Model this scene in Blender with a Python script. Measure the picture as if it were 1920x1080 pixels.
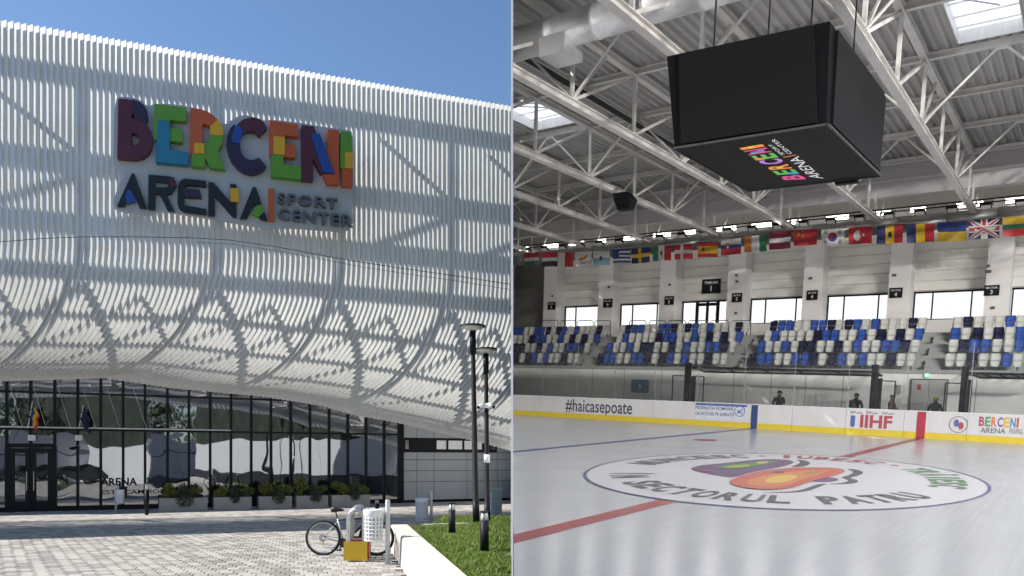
import bpy, bmesh, math, random
from mathutils import Vector as V, Matrix
random.seed(7)
sc = bpy.context.scene
for o in list(bpy.data.objects): bpy.data.objects.remove(o)
col = sc.collection
R = math.radians
# ---------------------------------------------------------------- camera, world, sun, exposure
F = 1450.38                      # focal length in pixels of the 1920 wide photograph
PX, PY = 960.0, 865.0            # principal point (vertical lens shift, camera held level)
CAM = V((0, 0, 2.0))
cd = bpy.data.cameras.new('camera'); cam = bpy.data.objects.new('camera', cd); col.objects.link(cam)
cam.location = CAM; cam.rotation_euler = (R(90), 0, 0)
cd.sensor_width = 36; cd.lens = 36 * F / 1920; cd.shift_x = (960 - PX) / 1920; cd.shift_y = (PY - 540) / 1920
cd.clip_start = 0.1; cd.clip_end = 2000; sc.camera = cam
SUN_H = V((-0.999, -0.037, 0)).normalized(); SUN_EL = R(42)
w = bpy.data.worlds.new('World'); sc.world = w; w.use_nodes = True
nt = w.node_tree; sky = nt.nodes.new('ShaderNodeTexSky'); sky.sky_type = 'NISHITA'; sky.sun_disc = False
sky.sun_elevation = SUN_EL; sky.sun_rotation = math.atan2(SUN_H.x, SUN_H.y) % (2 * math.pi)
sky.air_density = 1.0; sky.dust_density = 0.2; sky.ozone_density = 4.5
nt.nodes['Background'].inputs['Strength'].default_value = 0.11
nt.links.new(sky.outputs[0], nt.nodes['Background'].inputs['Color'])
sd = bpy.data.lights.new('sun', 'SUN'); sun = bpy.data.objects.new('sun', sd); col.objects.link(sun)
sd.energy = 5.0; sd.angle = R(0.5); sd.color = (1.0, 0.955, 0.88)
to_sun = V((SUN_H.x * math.cos(SUN_EL), SUN_H.y * math.cos(SUN_EL), math.sin(SUN_EL)))
sun.rotation_euler = to_sun.to_track_quat('Z', 'Y').to_euler(); sun.location = to_sun * 60
sc.view_settings.view_transform = 'Standard'; sc.view_settings.look = 'None'
sc.view_settings.exposure = 0.55; sc.view_settings.gamma = 1.0; sc.view_settings.use_curve_mapping = False
sc.cycles.use_denoising = True; sc.cycles.caustics_reflective = False; sc.cycles.caustics_refractive = False; sc.cycles.max_bounces = 10; sc.cycles.diffuse_bounces = 5; sc.cycles.glossy_bounces = 5
sc.cycles.transparent_max_bounces = 16; sc.cycles.transmission_bounces = 8; sc.cycles.sample_clamp_indirect = 8
# ---------------------------------------------------------------- frames: outdoors is the world, the hall has its own axes
EXT = Matrix.Identity(4)
HH = 2.05
def cray(u, v): return V((u - PX, F, PY - v))
hx = -cray(-1000, 662).normalized(); hy = cray(2046, 742).normalized(); hz = hx.cross(hy)
HALL = Matrix(((hx.x, hy.x, hz.x, 0), (hx.y, hy.y, hz.y, 0), (hx.z, hy.z, hz.z, 0), (0, 0, 0, 1)))
HALL.translation = CAM - hz * HH
def hp(u, v, x=None, y=None, z=None):
    "hall point seen at a pixel of the photograph, on the hall plane x, y or z = const"
    r = cray(u, v); d = V((hx.dot(r), hy.dot(r), hz.dot(r)))
    k = x / d.x if x is not None else y / d.y if y is not None else (z - HH) / d.z
    return V((0, 0, HH)) + d * k
def ep(u, v, d=None, z=None):
    "outdoor point at a pixel, at depth d or at height z"
    r = cray(u, v)
    k = d / r.y if d is not None else (z - 2.0) / r.z
    return CAM + r * k
def epl(u, v, p0, n):
    r = cray(u, v); return CAM + r * ((p0 - CAM).dot(n) / r.dot(n))
# ---------------------------------------------------------------- materials
MATS = {}
def mat(name, c, rough=0.6, metal=0.0, var=0.12, scale=3.0, bump=0.0, bscale=40.0, spec=0.5, streak=None):
    if name in MATS: return MATS[name]
    m = bpy.data.materials.new(name); m.use_nodes = True; n = m.node_tree; b = n.nodes['Principled BSDF']
    b.inputs['Roughness'].default_value = rough; b.inputs['Metallic'].default_value = metal
    b.inputs['Specular IOR Level'].default_value = spec
    c = tuple(c) + (1,)
    tc = n.nodes.new('ShaderNodeTexCoord'); src = tc.outputs['Object']
    if streak:
        mp = n.nodes.new('ShaderNodeMapping'); mp.inputs['Scale'].default_value = streak
        n.links.new(src, mp.inputs[0]); src = mp.outputs[0]
    if var > 0:
        nz = n.nodes.new('ShaderNodeTexNoise'); nz.inputs['Scale'].default_value = scale; nz.inputs['Detail'].default_value = 6
        nz.inputs['Roughness'].default_value = 0.65
        n.links.new(src, nz.inputs['Vector'])
        mr = n.nodes.new('ShaderNodeMapRange'); mr.inputs[1].default_value = 0.3; mr.inputs[2].default_value = 0.7
        mr.inputs[3].default_value = 1 - var; mr.inputs[4].default_value = 1 + var
        n.links.new(nz.outputs[0], mr.inputs[0])
        hs = n.nodes.new('ShaderNodeHueSaturation'); hs.inputs['Color'].default_value = c
        n.links.new(mr.outputs[0], hs.inputs['Value']); n.links.new(hs.outputs[0], b.inputs['Base Color'])
        mr2 = n.nodes.new('ShaderNodeMapRange'); mr2.inputs[3].default_value = max(0.02, rough - 0.12); mr2.inputs[4].default_value = min(1, rough + 0.12)
        n.links.new(nz.outputs[0], mr2.inputs[0]); n.links.new(mr2.outputs[0], b.inputs['Roughness'])
    else: b.inputs['Base Color'].default_value = c
    if bump > 0:
        nb = n.nodes.new('ShaderNodeTexNoise'); nb.inputs['Scale'].default_value = bscale; nb.inputs['Detail'].default_value = 4
        n.links.new(tc.outputs['Object'], nb.inputs['Vector'])
        bp = n.nodes.new('ShaderNodeBump'); bp.inputs['Strength'].default_value = bump; bp.inputs['Distance'].default_value = 0.02
        n.links.new(nb.outputs[0], bp.inputs['Height']); n.links.new(bp.outputs[0], b.inputs['Normal'])
    MATS[name] = m; return m
def glow(name, c, s):
    m = bpy.data.materials.new(name); m.use_nodes = True; b = m.node_tree.nodes['Principled BSDF']
    b.inputs['Base Color'].default_value = tuple(c) + (1,); b.inputs['Emission Color'].default_value = tuple(c) + (1,)
    b.inputs['Emission Strength'].default_value = s; MATS[name] = m; return m
# ---------------------------------------------------------------- mesh building
class MB:
    def __init__(s): s.v = []; s.f = []; s.m = []
    def add(s, vs, fs, m=0):
        o = len(s.v); s.v += [V(p) for p in vs]; s.f += [tuple(i + o for i in f) for f in fs]; s.m += [m] * len(fs); return s
    def box(s, a, b, m=0):
        x0, x1 = sorted((a[0], b[0])); y0, y1 = sorted((a[1], b[1])); z0, z1 = sorted((a[2], b[2]))
        return s.add([(x0,y0,z0),(x1,y0,z0),(x1,y1,z0),(x0,y1,z0),(x0,y0,z1),(x1,y0,z1),(x1,y1,z1),(x0,y1,z1)],
            [(0,3,2,1),(4,5,6,7),(0,1,5,4),(1,2,6,5),(2,3,7,6),(3,0,4,7)], m)
    def obox(s, c, ax, ay, az, m=0):
        "box from centre and three half-axis vectors"
        c = V(c); ax = V(ax); ay = V(ay); az = V(az)
        p = [c + ax*i + ay*j + az*k for k in (-1,1) for i,j in ((-1,-1),(1,-1),(1,1),(-1,1))]
        return s.add(p, [(0,3,2,1),(4,5,6,7),(0,1,5,4),(1,2,6,5),(2,3,7,6),(3,0,4,7)], m)
    def bar(s, p, q, w, h=None, up=(0,0,1), m=0):
        p = V(p); q = V(q); h = h or w; t = (q - p); L = t.length; t.normalize(); up = V(up)
        if abs(t.dot(up)) > 0.98: up = V((1,0,0))
        a = t.cross(up).normalized(); b = a.cross(t)
        return s.obox((p + q) / 2, t * L / 2, a * w / 2, b * h / 2, m)
    def ibeam(s, p, q, w, h, up=(0,0,1), m=0):
        p = V(p); q = V(q); t = (q - p).normalized(); a = t.cross(V(up)).normalized(); b = a.cross(t); k = h * 0.14
        s.bar(p + b*(h/2-k/2), q + b*(h/2-k/2), w, k, up, m); s.bar(p - b*(h/2-k/2), q - b*(h/2-k/2), w, k, up, m)
        return s.bar(p, q, w * 0.16, h - 2*k, up, m)
    def tube(s, pts, r, n=10, m=0, cap=True):
        pts = [V(p) for p in pts]; rs = r if isinstance(r, (list, tuple)) else [r] * len(pts)
        o = len(s.v); prev = None
        for i, p in enumerate(pts):
            t = (pts[min(i+1, len(pts)-1)] - pts[max(i-1, 0)]).normalized()
            if prev is None: a = t.orthogonal().normalized()
            else: a = (prev - t * prev.dot(t)).normalized()
            prev = a; b = t.cross(a)
            for k in range(n):
                g = 2*math.pi*k/n; s.v.append(p + (a*math.cos(g) + b*math.sin(g)) * rs[i])
        for i in range(len(pts)-1):
            for k in range(n):
                s.f.append((o+i*n+k, o+i*n+(k+1)%n, o+(i+1)*n+(k+1)%n, o+(i+1)*n+k)); s.m.append(m)
        if cap:
            s.f.append(tuple(o+k for k in reversed(range(n)))); s.m.append(m)
            e = o+(len(pts)-1)*n; s.f.append(tuple(e+k for k in range(n))); s.m.append(m)
        return s
    def lathe(s, prof, c, n=16, m=0):
        "profile of (radius, height) about a vertical axis through c"
        c = V(c); o = len(s.v)
        for r, h in prof:
            for k in range(n):
                g = 2*math.pi*k/n; s.v.append(c + V((r*math.cos(g), r*math.sin(g), h)))
        for i in range(len(prof)-1):
            for k in range(n):
                s.f.append((o+i*n+k, o+i*n+(k+1)%n, o+(i+1)*n+(k+1)%n, o+(i+1)*n+k)); s.m.append(m)
        s.f.append(tuple(o+k for k in reversed(range(n)))); s.m.append(m)
        e = o+(len(prof)-1)*n; s.f.append(tuple(e+k for k in range(n))); s.m.append(m)
        return s
    def prism(s, poly, ext, m=0):
        "planar polygon (3-D points) extruded by vector ext"
        n = len(poly); e = V(ext); p = [V(q) for q in poly]
        return s.add(p + [q + e for q in p], [tuple(reversed(range(n))), tuple(range(n, 2*n))] + [(i, (i+1)%n, n+(i+1)%n, n+i) for i in range(n)], m)
    def torus(s, c, a, b, R_, r, n=28, k=8, m=0):
        c = V(c); a = V(a).normalized(); b = V(b).normalized()
        pts = [c + (a*math.cos(2*math.pi*i/n) + b*math.sin(2*math.pi*i/n)) * R_ for i in range(n)]
        nn = a.cross(b); o = len(s.v)
        for i in range(n):
            d = (pts[i] - c).normalized()
            for j in range(k):
                g = 2*math.pi*j/k; s.v.append(pts[i] + (d*math.cos(g) + nn*math.sin(g)) * r)
        for i in range(n):
            for j in range(k):
                s.f.append((o+i*k+j, o+((i+1)%n)*k+j, o+((i+1)%n)*k+(j+1)%k, o+i*k+(j+1)%k)); s.m.append(m)
        return s
LOC = {}; FRM = {}
def setp(o, label=None, cat=None, group=None, kind=None):
    if label: o['label'] = label
    if cat: o['category'] = cat
    if group: o['group'] = group
    if kind: o['kind'] = kind
    return o
def thing(name, label, cat, loc=(0,0,0), frame=EXT, group=None):
    o = bpy.data.objects.new(name, None); col.objects.link(o); o.empty_display_size = 0.2
    loc = V(loc); o.matrix_world = frame @ Matrix.Translation(loc); LOC[o.name] = loc; FRM[o.name] = frame
    return setp(o, label, cat, group)
def mesh(name, mb, mats, off=V((0,0,0)), smooth=False, clip=None, frame=EXT):
    me = bpy.data.meshes.new(name); me.from_pydata([p - off for p in mb.v], [], mb.f)
    mats = mats if isinstance(mats, (list, tuple)) else [mats]
    for m in mats: me.materials.append(m)
    me.polygons.foreach_set('material_index', mb.m)
    if smooth: me.polygons.foreach_set('use_smooth', [True] * len(me.polygons))
    if clip:
        inv = frame.inverted(); s = -1 if frame is EXT else 1          # cut off where the dividing wall stands
        co = inv @ V((0.02 * s, 0, 0)) - off; no = (inv.to_3x3() @ V((s, 0, 0))).normalized()
        bm = bmesh.new(); bm.from_mesh(me)
        r = bmesh.ops.bisect_plane(bm, geom=bm.verts[:] + bm.edges[:] + bm.faces[:], dist=1e-5, plane_co=co, plane_no=no, clear_inner=True)
        ed = [e for e in r['geom_cut'] if isinstance(e, bmesh.types.BMEdge)]
        if ed: bmesh.ops.holes_fill(bm, edges=ed)
        bm.to_mesh(me); bm.free()
    return me
def part(root, name, mb, mats, smooth=False, clip=None, label=None, kind=None):
    off = LOC[root.name]; frame = FRM[root.name]
    me = mesh(name, mb, mats, off, smooth, clip, frame)
    if clip and not len(me.polygons): return None
    o = bpy.data.objects.new(name, me); col.objects.link(o); o.parent = root
    LOC[o.name] = off; FRM[o.name] = frame
    return setp(o, label, None, None, kind)
def one(name, mb, mats, label=None, cat=None, group=None, loc=(0,0,0), frame=EXT, smooth=False, clip=None, kind=None):
    loc = V(loc); me = mesh(name, mb, mats, loc, smooth, clip, frame)
    if clip and not len(me.polygons): return None
    o = bpy.data.objects.new(name, me); col.objects.link(o); o.matrix_world = frame @ Matrix.Translation(loc)
    LOC[o.name] = loc; FRM[o.name] = frame
    return setp(o, label, cat, group, kind)
def curve_to_mesh(cu):
    o = bpy.data.objects.new('tmp', cu); col.objects.link(o)
    dg = bpy.context.evaluated_depsgraph_get(); dg.update(); me = o.evaluated_get(dg).to_mesh()
    vs = [v.co.copy() for v in me.vertices]; fs = [tuple(p.vertices) for p in me.polygons]
    o.evaluated_get(dg).to_mesh_clear(); bpy.data.objects.remove(o); bpy.data.curves.remove(cu)
    return vs, fs
def text(body, ext=0.0, bold=0.0, spacing=1.0, res=3, shear=0.0):
    "flat text as vertices and faces, scaled to unit height, width w"
    cu = bpy.data.curves.new('t', 'FONT'); cu.body = body; cu.extrude = ext; cu.offset = bold; cu.space_character = spacing
    cu.resolution_u = res; cu.shear = shear
    vs, fs = curve_to_mesh(cu)
    if not vs: return [], [], 1
    x0 = min(p.x for p in vs); x1 = max(p.x for p in vs); y0 = min(p.y for p in vs); y1 = max(p.y for p in vs); h = y1 - y0
    return [V(((p.x - x0) / h, (p.y - y0) / h, p.z)) for p in vs], fs, (x1 - x0) / h
def loops_mesh(loops, ext):
    cu = bpy.data.curves.new('p', 'CURVE'); cu.dimensions = '2D'; cu.fill_mode = 'BOTH'; cu.extrude = ext
    for lp in loops:
        sp = cu.splines.new('POLY'); sp.points.add(len(lp) - 1); sp.use_cyclic_u = True
        for i, p in enumerate(lp): sp.points[i].co = (p[0], p[1], 0, 1)
    return curve_to_mesh(cu)
def text_on(mb, body, o, r, u, height, m=0, width=None, bold=0.0, ext=0.0, center=False, spacing=1.0, shear=0.0):
    "text laid on a plane: origin o, unit right r, unit up u"
    vs, fs, w_ = text(body, 0.5 if ext else 0.0, bold, spacing, shear=shear); o = V(o); r = V(r); u = V(u); n = r.cross(u)
    sx = (width / w_) if width else height
    if center: o = o - r * (sx * w_ / 2)
    mb.add([o + r * (p.x * sx) + u * (p.y * height) + n * (p.z * 2 * ext) for p in vs], fs, m)
    return sx * w_
# the shared materials
WHITE = mat('white_powder_coat', (0.70, 0.695, 0.67), 0.45, var=0.10, scale=1.5, streak=(4,4,.25))
STEEL_W = mat('pale_painted_steel', (0.72, 0.70, 0.67), 0.5, var=0.1, scale=2.0)
BLACK = mat('black_powder_coat', (0.010, 0.010, 0.012), 0.5, var=0.2, spec=.2)
GALV = mat('galvanised_steel', (0.55, 0.56, 0.57), 0.35, 0.9, var=0.15, scale=8)
DARKFR = mat('anthracite_frame', (0.012, 0.013, 0.015), 0.45, var=0.15, spec=.2)
# ================================================================ OUTDOORS
# ground and paving
def paver_mat(name, cell, dark, light, joint=0.06):
    m = bpy.data.materials.new(name); m.use_nodes = True; n = m.node_tree; b = n.nodes['Principled BSDF']; b.inputs['Roughness'].default_value = 0.8
    g = n.nodes.new('ShaderNodeNewGeometry'); mp = n.nodes.new('ShaderNodeMapping'); mp.vector_type = 'TEXTURE'
    mp.inputs['Rotation'].default_value = (0, 0, PAV); mp.inputs['Scale'].default_value = (cell[0], cell[1], 1)
    n.links.new(g.outputs['Position'], mp.inputs[0])
    sx = n.nodes.new('ShaderNodeSeparateXYZ'); n.links.new(mp.outputs[0], sx.inputs[0])
    fy = n.nodes.new('ShaderNodeMath'); fy.operation = 'FLOOR'; n.links.new(sx.outputs[1], fy.inputs[0])
    hf = n.nodes.new('ShaderNodeMath'); hf.operation = 'MULTIPLY'; hf.inputs[1].default_value = 0.37; n.links.new(fy.outputs[0], hf.inputs[0])
    ad = n.nodes.new('ShaderNodeMath'); n.links.new(sx.outputs[0], ad.inputs[0]); n.links.new(hf.outputs[0], ad.inputs[1])
    fx = n.nodes.new('ShaderNodeMath'); fx.operation = 'FLOOR'; n.links.new(ad.outputs[0], fx.inputs[0])
    cb = n.nodes.new('ShaderNodeCombineXYZ'); n.links.new(fx.outputs[0], cb.inputs[0]); n.links.new(fy.outputs[0], cb.inputs[1])
    wn = n.nodes.new('ShaderNodeTexWhiteNoise'); wn.noise_dimensions = '2D'; n.links.new(cb.outputs[0], wn.inputs['Vector'])
    cr = n.nodes.new('ShaderNodeValToRGB'); e = cr.color_ramp.elements; e[0].color = dark + (1,); e[1].color = light + (1,); e[0].position = 0.1; e[1].position = 0.75
    k = e.new(0.42); k.color = tuple((a + c) / 2 for a, c in zip(dark, light)) + (1,)
    n.links.new(wn.outputs['Value'], cr.inputs[0])
    nz = n.nodes.new('ShaderNodeTexNoise'); nz.inputs['Scale'].default_value = 30; nz.inputs['Detail'].default_value = 5; n.links.new(g.outputs['Position'], nz.inputs['Vector'])
    nz2 = n.nodes.new('ShaderNodeTexNoise'); nz2.inputs['Scale'].default_value = 0.6; nz2.inputs['Detail'].default_value = 4; n.links.new(g.outputs['Position'], nz2.inputs['Vector'])
    mx = n.nodes.new('ShaderNodeMath'); n.links.new(nz.outputs[0], mx.inputs[0]); n.links.new(nz2.outputs[0], mx.inputs[1])
    mr = n.nodes.new('ShaderNodeMapRange'); mr.inputs[1].default_value = 0.6; mr.inputs[2].default_value = 1.4; mr.inputs[3].default_value = 0.82; mr.inputs[4].default_value = 1.12
    n.links.new(mx.outputs[0], mr.inputs[0])
    hs = n.nodes.new('ShaderNodeHueSaturation'); n.links.new(cr.outputs[0], hs.inputs['Color']); n.links.new(mr.outputs[0], hs.inputs['Value'])
    n.links.new(hs.outputs[0], b.inputs['Base Color']); MATS[name] = m; return m
PAV = math.atan2(960 - 600, F)                     # paver columns run to x = 600 on the horizon
PC = (0.24, 0.24)
PAVE = paver_mat('mixed_grey_pavers', PC, (0.27, 0.248, 0.225), (0.46, 0.435, 0.40))
ground_m = mat('plaza_mortar', (0.13, 0.125, 0.115), 0.9, var=0.2, scale=2)
mb = MB(); mb.add([(-300,-300,0),(300,-300,0),(300,300,0),(-300,300,0)], [(0,1,2,3)])
one('ground', mb, ground_m, kind='structure')
# far paving as one sheet, near paving stone by stone
cp, sp_ = math.cos(PAV), math.sin(PAV)
def pw(i, j, dz=0.0):      # paver grid to world (rows j run away from the camera)
    x, y = i * PC[0], j * PC[1]; return V((x * cp - y * sp_, x * sp_ + y * cp, dz))
plaza = one('plaza', MB().add([(-60,21.2,0.03),(-0.02,21.2,0.03),(-0.02,70,0.03),(-60,70,0.03)], [(0,1,2,3)])
    .add([(-60,-30,0.03),(-0.9,-30,0.03),(-0.9,12.6,0.03),(-60,12.6,0.03)], [(0,1,2,3)]), PAVE, kind='structure')
KA, KB = V((-2.79, 17.6, 0)), V((-1.87, 13.6, 0))     # kerb wall foot line, far end and near end
def in_lawn(p):
    t = (p.y - KA.y) / (KB.y - KA.y); return p.x > KA.x + (KB.x - KA.x) * t - 0.05 and p.y < 17.9
stones = []; far_stones = MB()
for j in range(20, 110):
    for i in range(-60, 70):
        o = -((j * 0.37) % 1.0); c = pw(i + o + 0.5, j + 0.5)
        if c.y < 12.75 or c.y > 21.5 or c.x > -0.2 or c.x < -c.y * 0.72 - 1.2 or in_lawn(c): continue
        px = PX + F * c.x / c.y
        stones.append((c.y, i + o, j))
stones.sort()
def stone_mesh():
    m = MB(); a, h, g = PC[0] / 2 - 0.006, 0.035, 0.006
    r = Matrix.Rotation(PAV, 3, 'Z'); P = [V((-a,-a,0)),V((a,-a,0)),V((a,a,0)),V((-a,a,0))]; q = [p * ((a-g)/a) + V((0,0,h)) for p in P]; P = [p + V((0,0,h-g)) for p in P]
    base = [p - V((0,0,h-g)) for p in P]
    m.add([r @ p for p in base + P + q], [(8,9,10,11)] + [(i,(i+1)%4,4+(i+1)%4,4+i) for i in range(4)] + [(4+i,4+(i+1)%4,8+(i+1)%4,8+i) for i in range(4)])
    return m
sm = stone_mesh(); sme = mesh('paver', sm, PAVE); NP = 300
for k, (yy, i, j) in enumerate(stones):
    c = pw(i + 0.5, j + 0.5, 0.004 * random.random())
    if k % max(1, len(stones) // NP) == 0 and yy < 0: pass
    if k < NP:
        o = bpy.data.objects.new('paver', sme); col.objects.link(o); o.parent = plaza; o.location = c
        o.rotation_euler = (random.uniform(-.006,.006), random.uniform(-.006,.006), 0)
    else: far_stones.add([p + c for p in sm.v], sm.f)
part(plaza, 'paver_field', far_stones, PAVE, kind='stuff')
# ---------------------------------------------------------------- kerb wall, lawn, path kerb
conc = mat('pale_concrete', (0.56, 0.535, 0.49), 0.8, var=0.1, scale=4, bump=0.15, bscale=60)
KH = 0.56; kd = (KB - KA).normalized(); kn = V((-kd.y, kd.x, 0))         # kn points to the lawn side
if kn.x < 0: kn = -kn
K0 = KA - kd * 0.0; KL = 12.0
kerb = thing('kerb_wall', 'low pale concrete retaining wall with a sloped coping beside the lawn', 'wall', KA)
for i in range(9):
    a = K0 + kd * (i * 1.3 + 0.006); b = K0 + kd * (i * 1.3 + 1.294)
    if a.y < 4: break
    prof = [(0.0, 0.0), (0.03, KH - 0.03), (0.06, KH), (0.40, KH), (0.44, KH - 0.04), (0.44, 0.0)]
    pol = [a + kn * p + V((0, 0, q)) for p, q in prof]
    part(kerb, 'coping_block', MB().prism(pol, b - a), conc, clip=True)
grass_m = mat('lawn_soil_and_thatch', (0.05, 0.085, 0.018), 0.9, var=0.35, scale=5)
LZ = 0.47
def kx(y): return KA.x + (KB.x - KA.x) * (y - KA.y) / (KB.y - KA.y)
lawn = MB().add([(kx(8)+0.40,8,LZ),(-0.02,8,LZ),(-0.02,19.35,LZ),(-1.9,18.9,LZ),(kx(17.6)+0.40,17.55,LZ)], [(0,1,2,3,4)])
lawn.add([(-2.3,19.9,0.30),(-0.02,20.3,0.30),(-0.02,23.9,0.30),(-1.75,23.4,0.30),(-2.2,21.6,0.30)], [(0,1,2,3,4)])
lawn.add([(kx(17.6)+0.40,17.55,0),(-1.9,18.9,0),(-0.02,19.35,0),(-0.02,19.35,LZ),(-1.9,18.9,LZ),(kx(17.6)+0.40,17.55,LZ)], [(0,1,4,5),(1,2,3,4)])
lw = one('lawn', lawn, grass_m, kind='structure')
def blades(pts, hmin, hmax, wid, seedmat):
    m = MB()
    for p, dens in pts:
        h = random.uniform(hmin, hmax) * dens; a = random.uniform(0, 6.28); l = random.uniform(0.1, 0.7) * h; wv = V((math.cos(a + 1.57), math.sin(a + 1.57), 0)) * wid
        d = V((math.cos(a), math.sin(a), 0)) * l
        m.add([p - wv, p + wv, p + d * 0.45 + V((0,0,h*0.6)) + wv * 0.6, p + d + V((0,0,h))], [(0,1,2),(0,2,3)], random.choice((0,0,0,1,1,2)))
    return m
G1 = mat('grass_blade_green', (0.17, 0.27, 0.025), 0.55, var=0.25, scale=9); G2 = mat('grass_blade_dark', (0.10, 0.185, 0.018), 0.55, var=0.25, scale=9)
G3 = mat('grass_blade_dry', (0.27, 0.25, 0.08), 0.6, var=0.2, scale=9)
pts = []
from mathutils import noise as mnoise
while len(pts) < 46000:
    y = 9.6 + 9.5 * random.random() ** 0.8; x = random.uniform(kx(y) + 0.44, -0.03)
    if x > -0.03 or (y > 17.5 and y > 17.55 + (x + 2.35) * 0.8): continue
    d = mnoise.noise(V((x*1.6, y*1.6, 0))); 
    if d < -0.35 and random.random() < 0.6: continue
    pts.append((V((x, y, LZ)), 0.75 + 0.5 * d))
while len(pts) < 54000:
    y = random.uniform(20.0, 23.4); x = random.uniform(-2.1, -0.03); pts.append((V((x, y, 0.30)), 1.0))
one('grass', blades(pts, 0.05, 0.13, 0.006, None), [G1, G2, G3], 'short green lawn grass with pale dry tips behind the kerb wall', 'grass', kind='stuff')
pk = thing('path_kerb', 'pale stone edging crossing the lawn behind the lamp posts', 'kerb', (-1, 19.5, 0))
PKL = [V((-2.28, 19.6, 0)), V((-1.55, 19.95, 0)), V((-0.75, 20.1, 0)), V((-0.02, 20.2, 0))]
for a, b in zip(PKL, PKL[1:]):
    part(pk, 'edging_stone', MB().obox((a + b) / 2 + V((0, 0, 0.20)), (b - a) * 0.497, V((0, 0.13, 0)), V((0, 0, 0.20))), conc, clip=True)
# ---------------------------------------------------------------- the arena building
GA = ep(5, 865, 30.0); GA.z = 0; GB = ep(755, 865, 36.8); GB.z = 0
gu = (GB - GA).normalized(); gn = V((gu.y, -gu.x, 0))                     # along the glass, and out of it
def gpt(u, v=None, off=0.0): return epl(u, 865 if v is None else v, GA + gn * off, gn)
def gs(u, off=0.0): return (gpt(u, None, off) - GA).dot(gu)
def G(s, z, off=0.0): return GA + gu * s + gn * off + V((0, 0, z))
arena = thing('arena_building', 'white louvred arena with curved fin screen over a dark glass ground floor', 'building', GA)
# the glass wall
def glass_mat(name, tint, refl, wav):
    m = bpy.data.materials.new(name); m.use_nodes = True; n = m.node_tree; n.nodes.remove(n.nodes['Principled BSDF']); out = n.nodes['Material Output']
    gl = n.nodes.new('ShaderNodeBsdfGlossy'); gl.inputs['Roughness'].default_value = 0.015; gl.inputs['Color'].default_value = (0.92, 0.95, 1.0, 1)
    df = n.nodes.new('ShaderNodeBsdfDiffuse'); df.inputs['Color'].default_value = tint + (1,)
    lw_ = n.nodes.new('ShaderNodeFresnel'); lw_.inputs['IOR'].default_value = 1.5
    ad = n.nodes.new('ShaderNodeMath'); ad.use_clamp = True; ad.inputs[1].default_value = refl; n.links.new(lw_.outputs[0], ad.inputs[0])
    mx = n.nodes.new('ShaderNodeMixShader'); n.links.new(ad.outputs[0], mx.inputs[0]); n.links.new(df.outputs[0], mx.inputs[1]); n.links.new(gl.outputs[0], mx.inputs[2])
    n.links.new(mx.outputs[0], out.inputs[0])
    g = n.nodes.new('ShaderNodeNewGeometry'); nz = n.nodes.new('ShaderNodeTexNoise'); nz.inputs['Scale'].default_value = 0.75; nz.inputs['Detail'].default_value = 1.0
    n.links.new(g.outputs['Position'], nz.inputs['Vector']); bp = n.nodes.new('ShaderNodeBump'); bp.inputs['Strength'].default_value = 1.0; bp.inputs['Distance'].default_value = wav
    n.links.new(nz.outputs[0], bp.inputs['Height'])
    for q in (gl, df): n.links.new(bp.outputs[0], q.inputs['Normal'])
    MATS[name] = m; return m
PANE = glass_mat('reflective_dark_glass', (0.012, 0.013, 0.015), 0.28, 0.012)
GTOP = 7.2; MX = [13, 58, 103, 146, 189, 231, 272, 314, 354, 394, 433, 471, 508, 545, 581, 617, 652, 686, 720, 751]
ms = [gs(u) for u in MX]; ms = [ms[0] - 3.6, ms[0] - 2.4, ms[0] - 1.2] + ms
cw = part(arena, 'curtain_wall', MB().box((0,0,0),(0,0,0)).add([G(ms[0],0,-0.35), G(ms[-1],0,-0.35), G(ms[-1],GTOP,-0.35), G(ms[0],GTOP,-0.35)], [(0,1,2,3)]), mat('dark_lobby', (0.01, 0.01, 0.011), 0.9))
levels = [0.12, 3.27, 4.72, GTOP]
for i in range(len(ms) - 1):
    for z0, z1 in zip(levels, levels[1:]):
        a = random.uniform(-.004, .004); b = random.uniform(-.004, .004); s0, s1 = ms[i] + 0.03, ms[i+1] - 0.03; dz = 0.03
        part(cw, 'pane', MB().add([G(s0,z0+dz,a), G(s1,z0+dz,b), G(s1,z1-dz,b+.004), G(s0,z1-dz,a+.004), G(s0,z0+dz,a-.03), G(s1,z0+dz,b-.03), G(s1,z1-dz,b-.026), G(s0,z1-dz,a-.026)],
            [(0,1,2,3),(7,6,5,4),(0,4,5,1),(1,5,6,2),(2,6,7,3),(3,7,4,0)]), PANE)
for i, s in enumerate(ms):
    wd = 0.05 if i < len(ms) - 1 else 0.13
    part(cw, 'mullion', MB().obox(G(s, GTOP/2, 0.03), gu*wd, gn*0.08, V((0,0,GTOP/2))), DARKFR)
for z in levels: part(cw, 'transom', MB().obox(G((ms[0]+ms[-1])/2, z if z else .06, 0.025), gu*(ms[-1]-ms[0])/2, gn*0.06, V((0,0,0.04 if z > .2 else 0.1))), DARKFR)
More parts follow.
